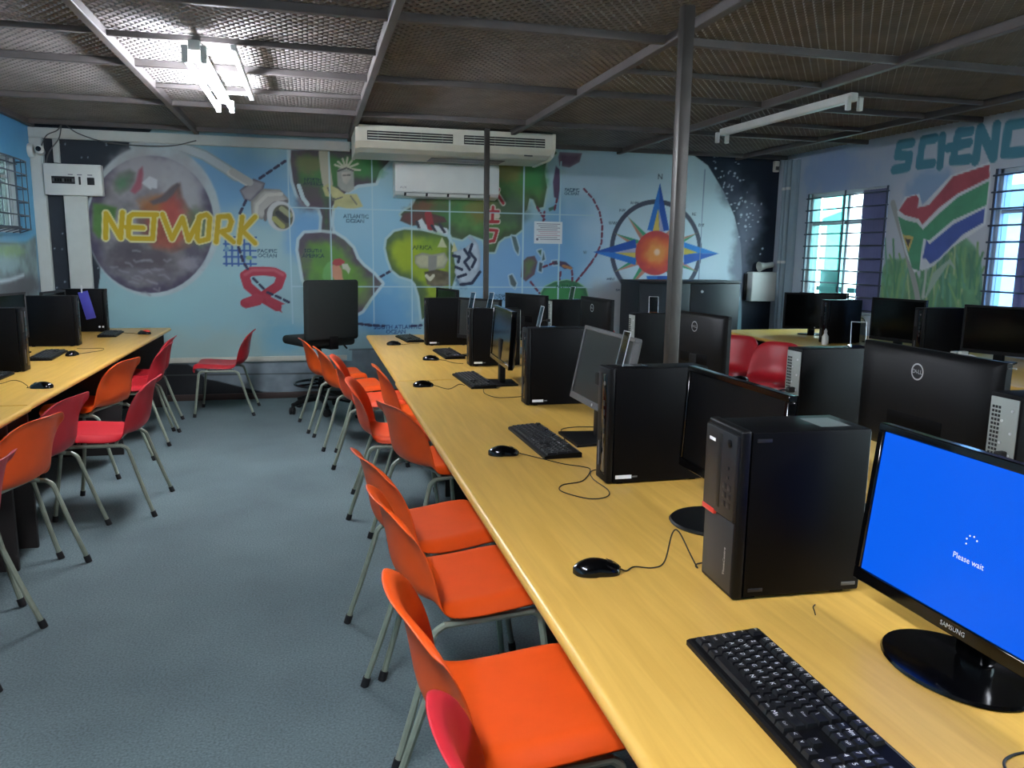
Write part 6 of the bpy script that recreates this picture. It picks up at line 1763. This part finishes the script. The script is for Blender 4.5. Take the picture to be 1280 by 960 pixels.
# breaker box
t = thing('breaker_box', 'white breaker box on the mural wall at upper left', 'breaker box', (-2.055, YB, 1.93))
m = MB(); m.box((-.235, -.085, .0), (.235, 0, .275), .006); m.build('cover', WHITEP, t)
m = MB(); m.box((-.175, -.0875, .10), (.015, -.084, .165), .002); w_ = m.build('breaker_window', PORT, t)
for k in range(9):
    m = MB(); m.box((-.168 + k * .02, -.0895, .118), (-.154 + k * .02, -.0872, .145), .001); m.build('breaker_switch', BLACK if k % 4 else GREYP, w_)
m = MB(); m.box((.045, -.088, .095), (.062, -.084, .165), .001); m.build('main_switch', PORT, t)
m = MB(); m.box((.115, -.088, .095), (.175, -.084, .16), .002); m.build('earth_leakage_switch', PORT, t)
for k, x in enumerate((-.02, .055, .14)):
    m = MB(); m.box((x - .02, -.0856, .178), (x + .02, -.0848, .186)); m.build('small_label', INK, t)
# camera
t = thing('security_camera', 'small white security camera in the upper left corner', 'camera', (XL + .02, YB - .06, 2.31))
m = MB(); m.lathe([(0, 0), (.06, 0), (.062, .02), (.05, .04), (0, .042)], 24, 0, Matrix.Rotation(PI / 2, 4, 'Y') @ Matrix.Translation((0, 0, -.02))); m.build('mount', WHITEP, t)
m = MB(); m.lathe([(0, -.07), (.03, -.068), (.036, -.05), (.036, .05), (.03, .055), (0, .055)], 24, 0, Matrix.Translation((.075, -.02, 0)) @ Matrix.Rotation(PI / 2 - .15, 4, 'X') @ Matrix.Rotation(.2, 4, 'Y')); h_ = m.build('camera_housing', WHITEP, t)
m = MB(); m.lathe([(0, 0), (.022, 0), (.022, .006), (0, .008)], 20, 0, Matrix.Translation((.083, -.088, .008)) @ Matrix.Rotation(PI / 2, 4, 'X')); m.build('lens', GLOSS, h_)
# loose wires
for lb, pts in (('thin grey wire looping over the left corner of the trunking', [(-2.31, 8.04, 2.32), (-2.25, 8.03, 2.44), (-2.16, 8.03, 2.49), (-2.13, 8.05, 2.54)]),
                ('thin pale wire dropping behind the breaker box', [(-2.12, 8.03, 2.54), (-2.15, 8.03, 2.42), (-2.24, 8.04, 2.30), (-2.285, 8.06, 2.16)]),
                ('thin wire sagging from the ceiling across the white trunking', [(-2.10, 8.04, 2.56), (-1.98, 8.03, 2.47), (-1.7, 8.03, 2.40), (-1.25, 8.035, 2.40), (-1.0, 8.04, 2.46)])):
    t = thing('loose_wire', lb, 'wire', pts[0], 0, 'loose wires by the breaker box')
    m = MB(); m.tube([Vector(p) - Vector(pts[0]) for p in smooth_path(pts, 7)], .005, 6); m.build('wire_sheath', GREYP, t)
# black cabinet
t = thing('steel_cabinet', 'wide black steel cabinet standing below the compass', 'cabinet', (3.845, 7.80, 0))
m = MB(); m.box((-.575, -.24, .06), (.575, .25, 1.185), .004); m.box((-.55, -.20, 0), (.55, .22, .06)); m.build('body', CABM, t)
m = MB(); m.box((-.585, -.262, 1.185), (.585, .255, 1.21), .004); m.build('top_panel', CABM, t)
for s in (-1, 1):
    m = MB(); m.box((-.57 if s < 0 else .004, -.262, .08), (-.004 if s < 0 else .57, -.241, 1.18), .003); d = m.build('door', CABM, t)
    if s > 0:
        m = MB(); m.lathe([(0, 0), (.016, 0), (.014, .008), (0, .01)], 16, 0, Matrix.Translation((.13, -.262, 1.10)) @ Matrix.Rotation(PI / 2, 4, 'X')); m.build('lock', SILVER, d)
        m = MB(); m.box((.36, -.2635, .79), (.43, -.262, .82)); m.build('badge', PORT, d)
# white wall unit with round sounder
t = thing('alarm_box', 'white metal alarm box on the dark wall at right', 'alarm box', (4.985, YB, .97))
m = MB(); m.box((-.17, -.13, 0), (.165, -.0, .33), .012, seg=3); m.build('box_cover', WHITEP, t)
m = MB(); m.box((-.2, -.03, .01), (.12, 0, .31), .003); m.build('back_plate', CHAR, t)
t = thing('siren', 'small grey horn siren just above the white alarm box', 'siren', (5.03, YB, 1.37))
m = MB(); m.lathe([(0, -.09), (.03, -.09), (.033, 0), (.045, .05), (.06, .085), (.056, .088), (.03, .04), (0, .03)], 24, 0, Matrix.Translation((-.02, -.075, 0)) @ Matrix.Rotation(-PI / 2 - .15, 4, 'Y')); m.build('horn', TRUNK, t)
m = MB(); m.box((-.03, -.06, -.02), (.03, 0, .02), .003); m.build('bracket', GREYP, t)
t = thing('motion_sensor', 'small white motion sensor high in the right corner', 'sensor', (5.09, YB, 2.41))
m = MB(); m.box((-.03, -.05, 0), (.03, 0, .12), .008); m.build('sensor_body', WHITEP, t)
m = MB(); m.box((-.02, -.054, .02), (.02, -.049, .06), .004); m.build('sensor_lens', GREYP, t)
# corner pipes and trunking on the right wall
for x0, y, r, lb in ((XR - .03, 7.85, .028, 'thick pale vertical pipe in the right corner, nearer the windows'), (XR - .027, 7.93, .025, 'pale vertical pipe in the right corner, nearer the mural')):
    t = thing('vertical_pipe', lb, 'pipe', (x0, y, 0), 0, 'corner pipes')
    m = MB(); m.tube([(0, 0, .06), (0, 0, ZC - .03)], r, 16); m.build('pipe', PLASTER, t)
    for z in (.5, 1.4, 2.2):
        m = MB(); m.tube([(0, 0, z), (0, 0, z + .03)], r + .004, 16); m.build('pipe_clip', WHITEP, t)
t = thing('cable_trunking', 'pale flat trunking on the right wall between the pipes and the first window', 'trunking', (XR, 7.74, 0.06))
m = MB(); m.box((-.045, -.05, 0), (0, .05, ZC - .1), .004); m.build('channel', PLASTER, t)
m = MB(); m.box((-.048, -.04, 0.01), (-.044, .04, ZC - .11), .001, seg=1); m.build('trunk_lid', PLASTER, t)

# ------------------------------------------------------------------ neighbouring building seen through the windows
t = thing('neighbour_building', 'pale building with green window frames across the yard', 'building', (13.0, 10.0, 0))
m = MB(); m.box((-1.5, -7, -.02), (1.5, 6, 2.3)); m.build('wall', OUTW, t)
for y in (-5, -2.6, -.2, 2.2, 4.4):
    m = MB(); m.box((-1.53, y - .5, .9), (-1.5, y + .5, 1.9)); f = m.build('window', TEAL, t)
    m = MB(); m.box((-1.54, y - .44, .96), (-1.53, y + .44, 1.84)); m.build('pane', GREYP, f)
m = MB(); m.prism([(-1.7, 2.3), (0, 2.9), (1.7, 2.3)], lambda u, v, d: (u, d, v), -7.2, 6.2); m.build('roof', GREYP, t)

# ------------------------------------------------------------------ sky, camera
w = bpy.data.worlds.new('sky'); bpy.context.scene.world = w
w.use_nodes = True
bg = w.node_tree.nodes['Background']
tc = w.node_tree.nodes.new('ShaderNodeTexCoord'); sp = w.node_tree.nodes.new('ShaderNodeSeparateXYZ'); rp = w.node_tree.nodes.new('ShaderNodeValToRGB')
w.node_tree.links.new(tc.outputs['Generated'], sp.inputs[0]); w.node_tree.links.new(sp.outputs['Z'], rp.inputs['Fac'])
rp.color_ramp.elements[0].color = (.93, .97, 1.0, 1); rp.color_ramp.elements[1].color = (.72, .85, 1.0, 1)
w.node_tree.links.new(rp.outputs['Color'], bg.inputs['Color'])
bg.inputs['Strength'].default_value = 15.0
cam = bpy.data.cameras.new('camera'); cam.sensor_width = 36; cam.lens = 36 * 980 / 1280; cam.clip_start = .02
co = bpy.data.objects.new('camera', cam); C.objects.link(co)
pt, yw, rl = math.radians(9.4), math.radians(14.35), math.radians(.8)
f = Vector((math.sin(yw) * math.cos(pt), math.cos(yw) * math.cos(pt), -math.sin(pt)))
r0 = Vector((math.cos(yw), -math.sin(yw), 0)); u0 = r0.cross(f)
r = r0 * math.cos(rl) + u0 * math.sin(rl); u = -r0 * math.sin(rl) + u0 * math.cos(rl)
M4 = Matrix(((r.x, u.x, -f.x, 0), (r.y, u.y, -f.y, 0), (r.z, u.z, -f.z, 1.46), (0, 0, 0, 1)))
co.matrix_world = M4
sc = bpy.context.scene
sc.camera = co
sc.view_settings.view_transform = 'Standard'
sc.view_settings.look = 'None'
sc.view_settings.gamma = 1.0
sc.view_settings.use_curve_mapping = False
sc.view_settings.exposure = 1.1
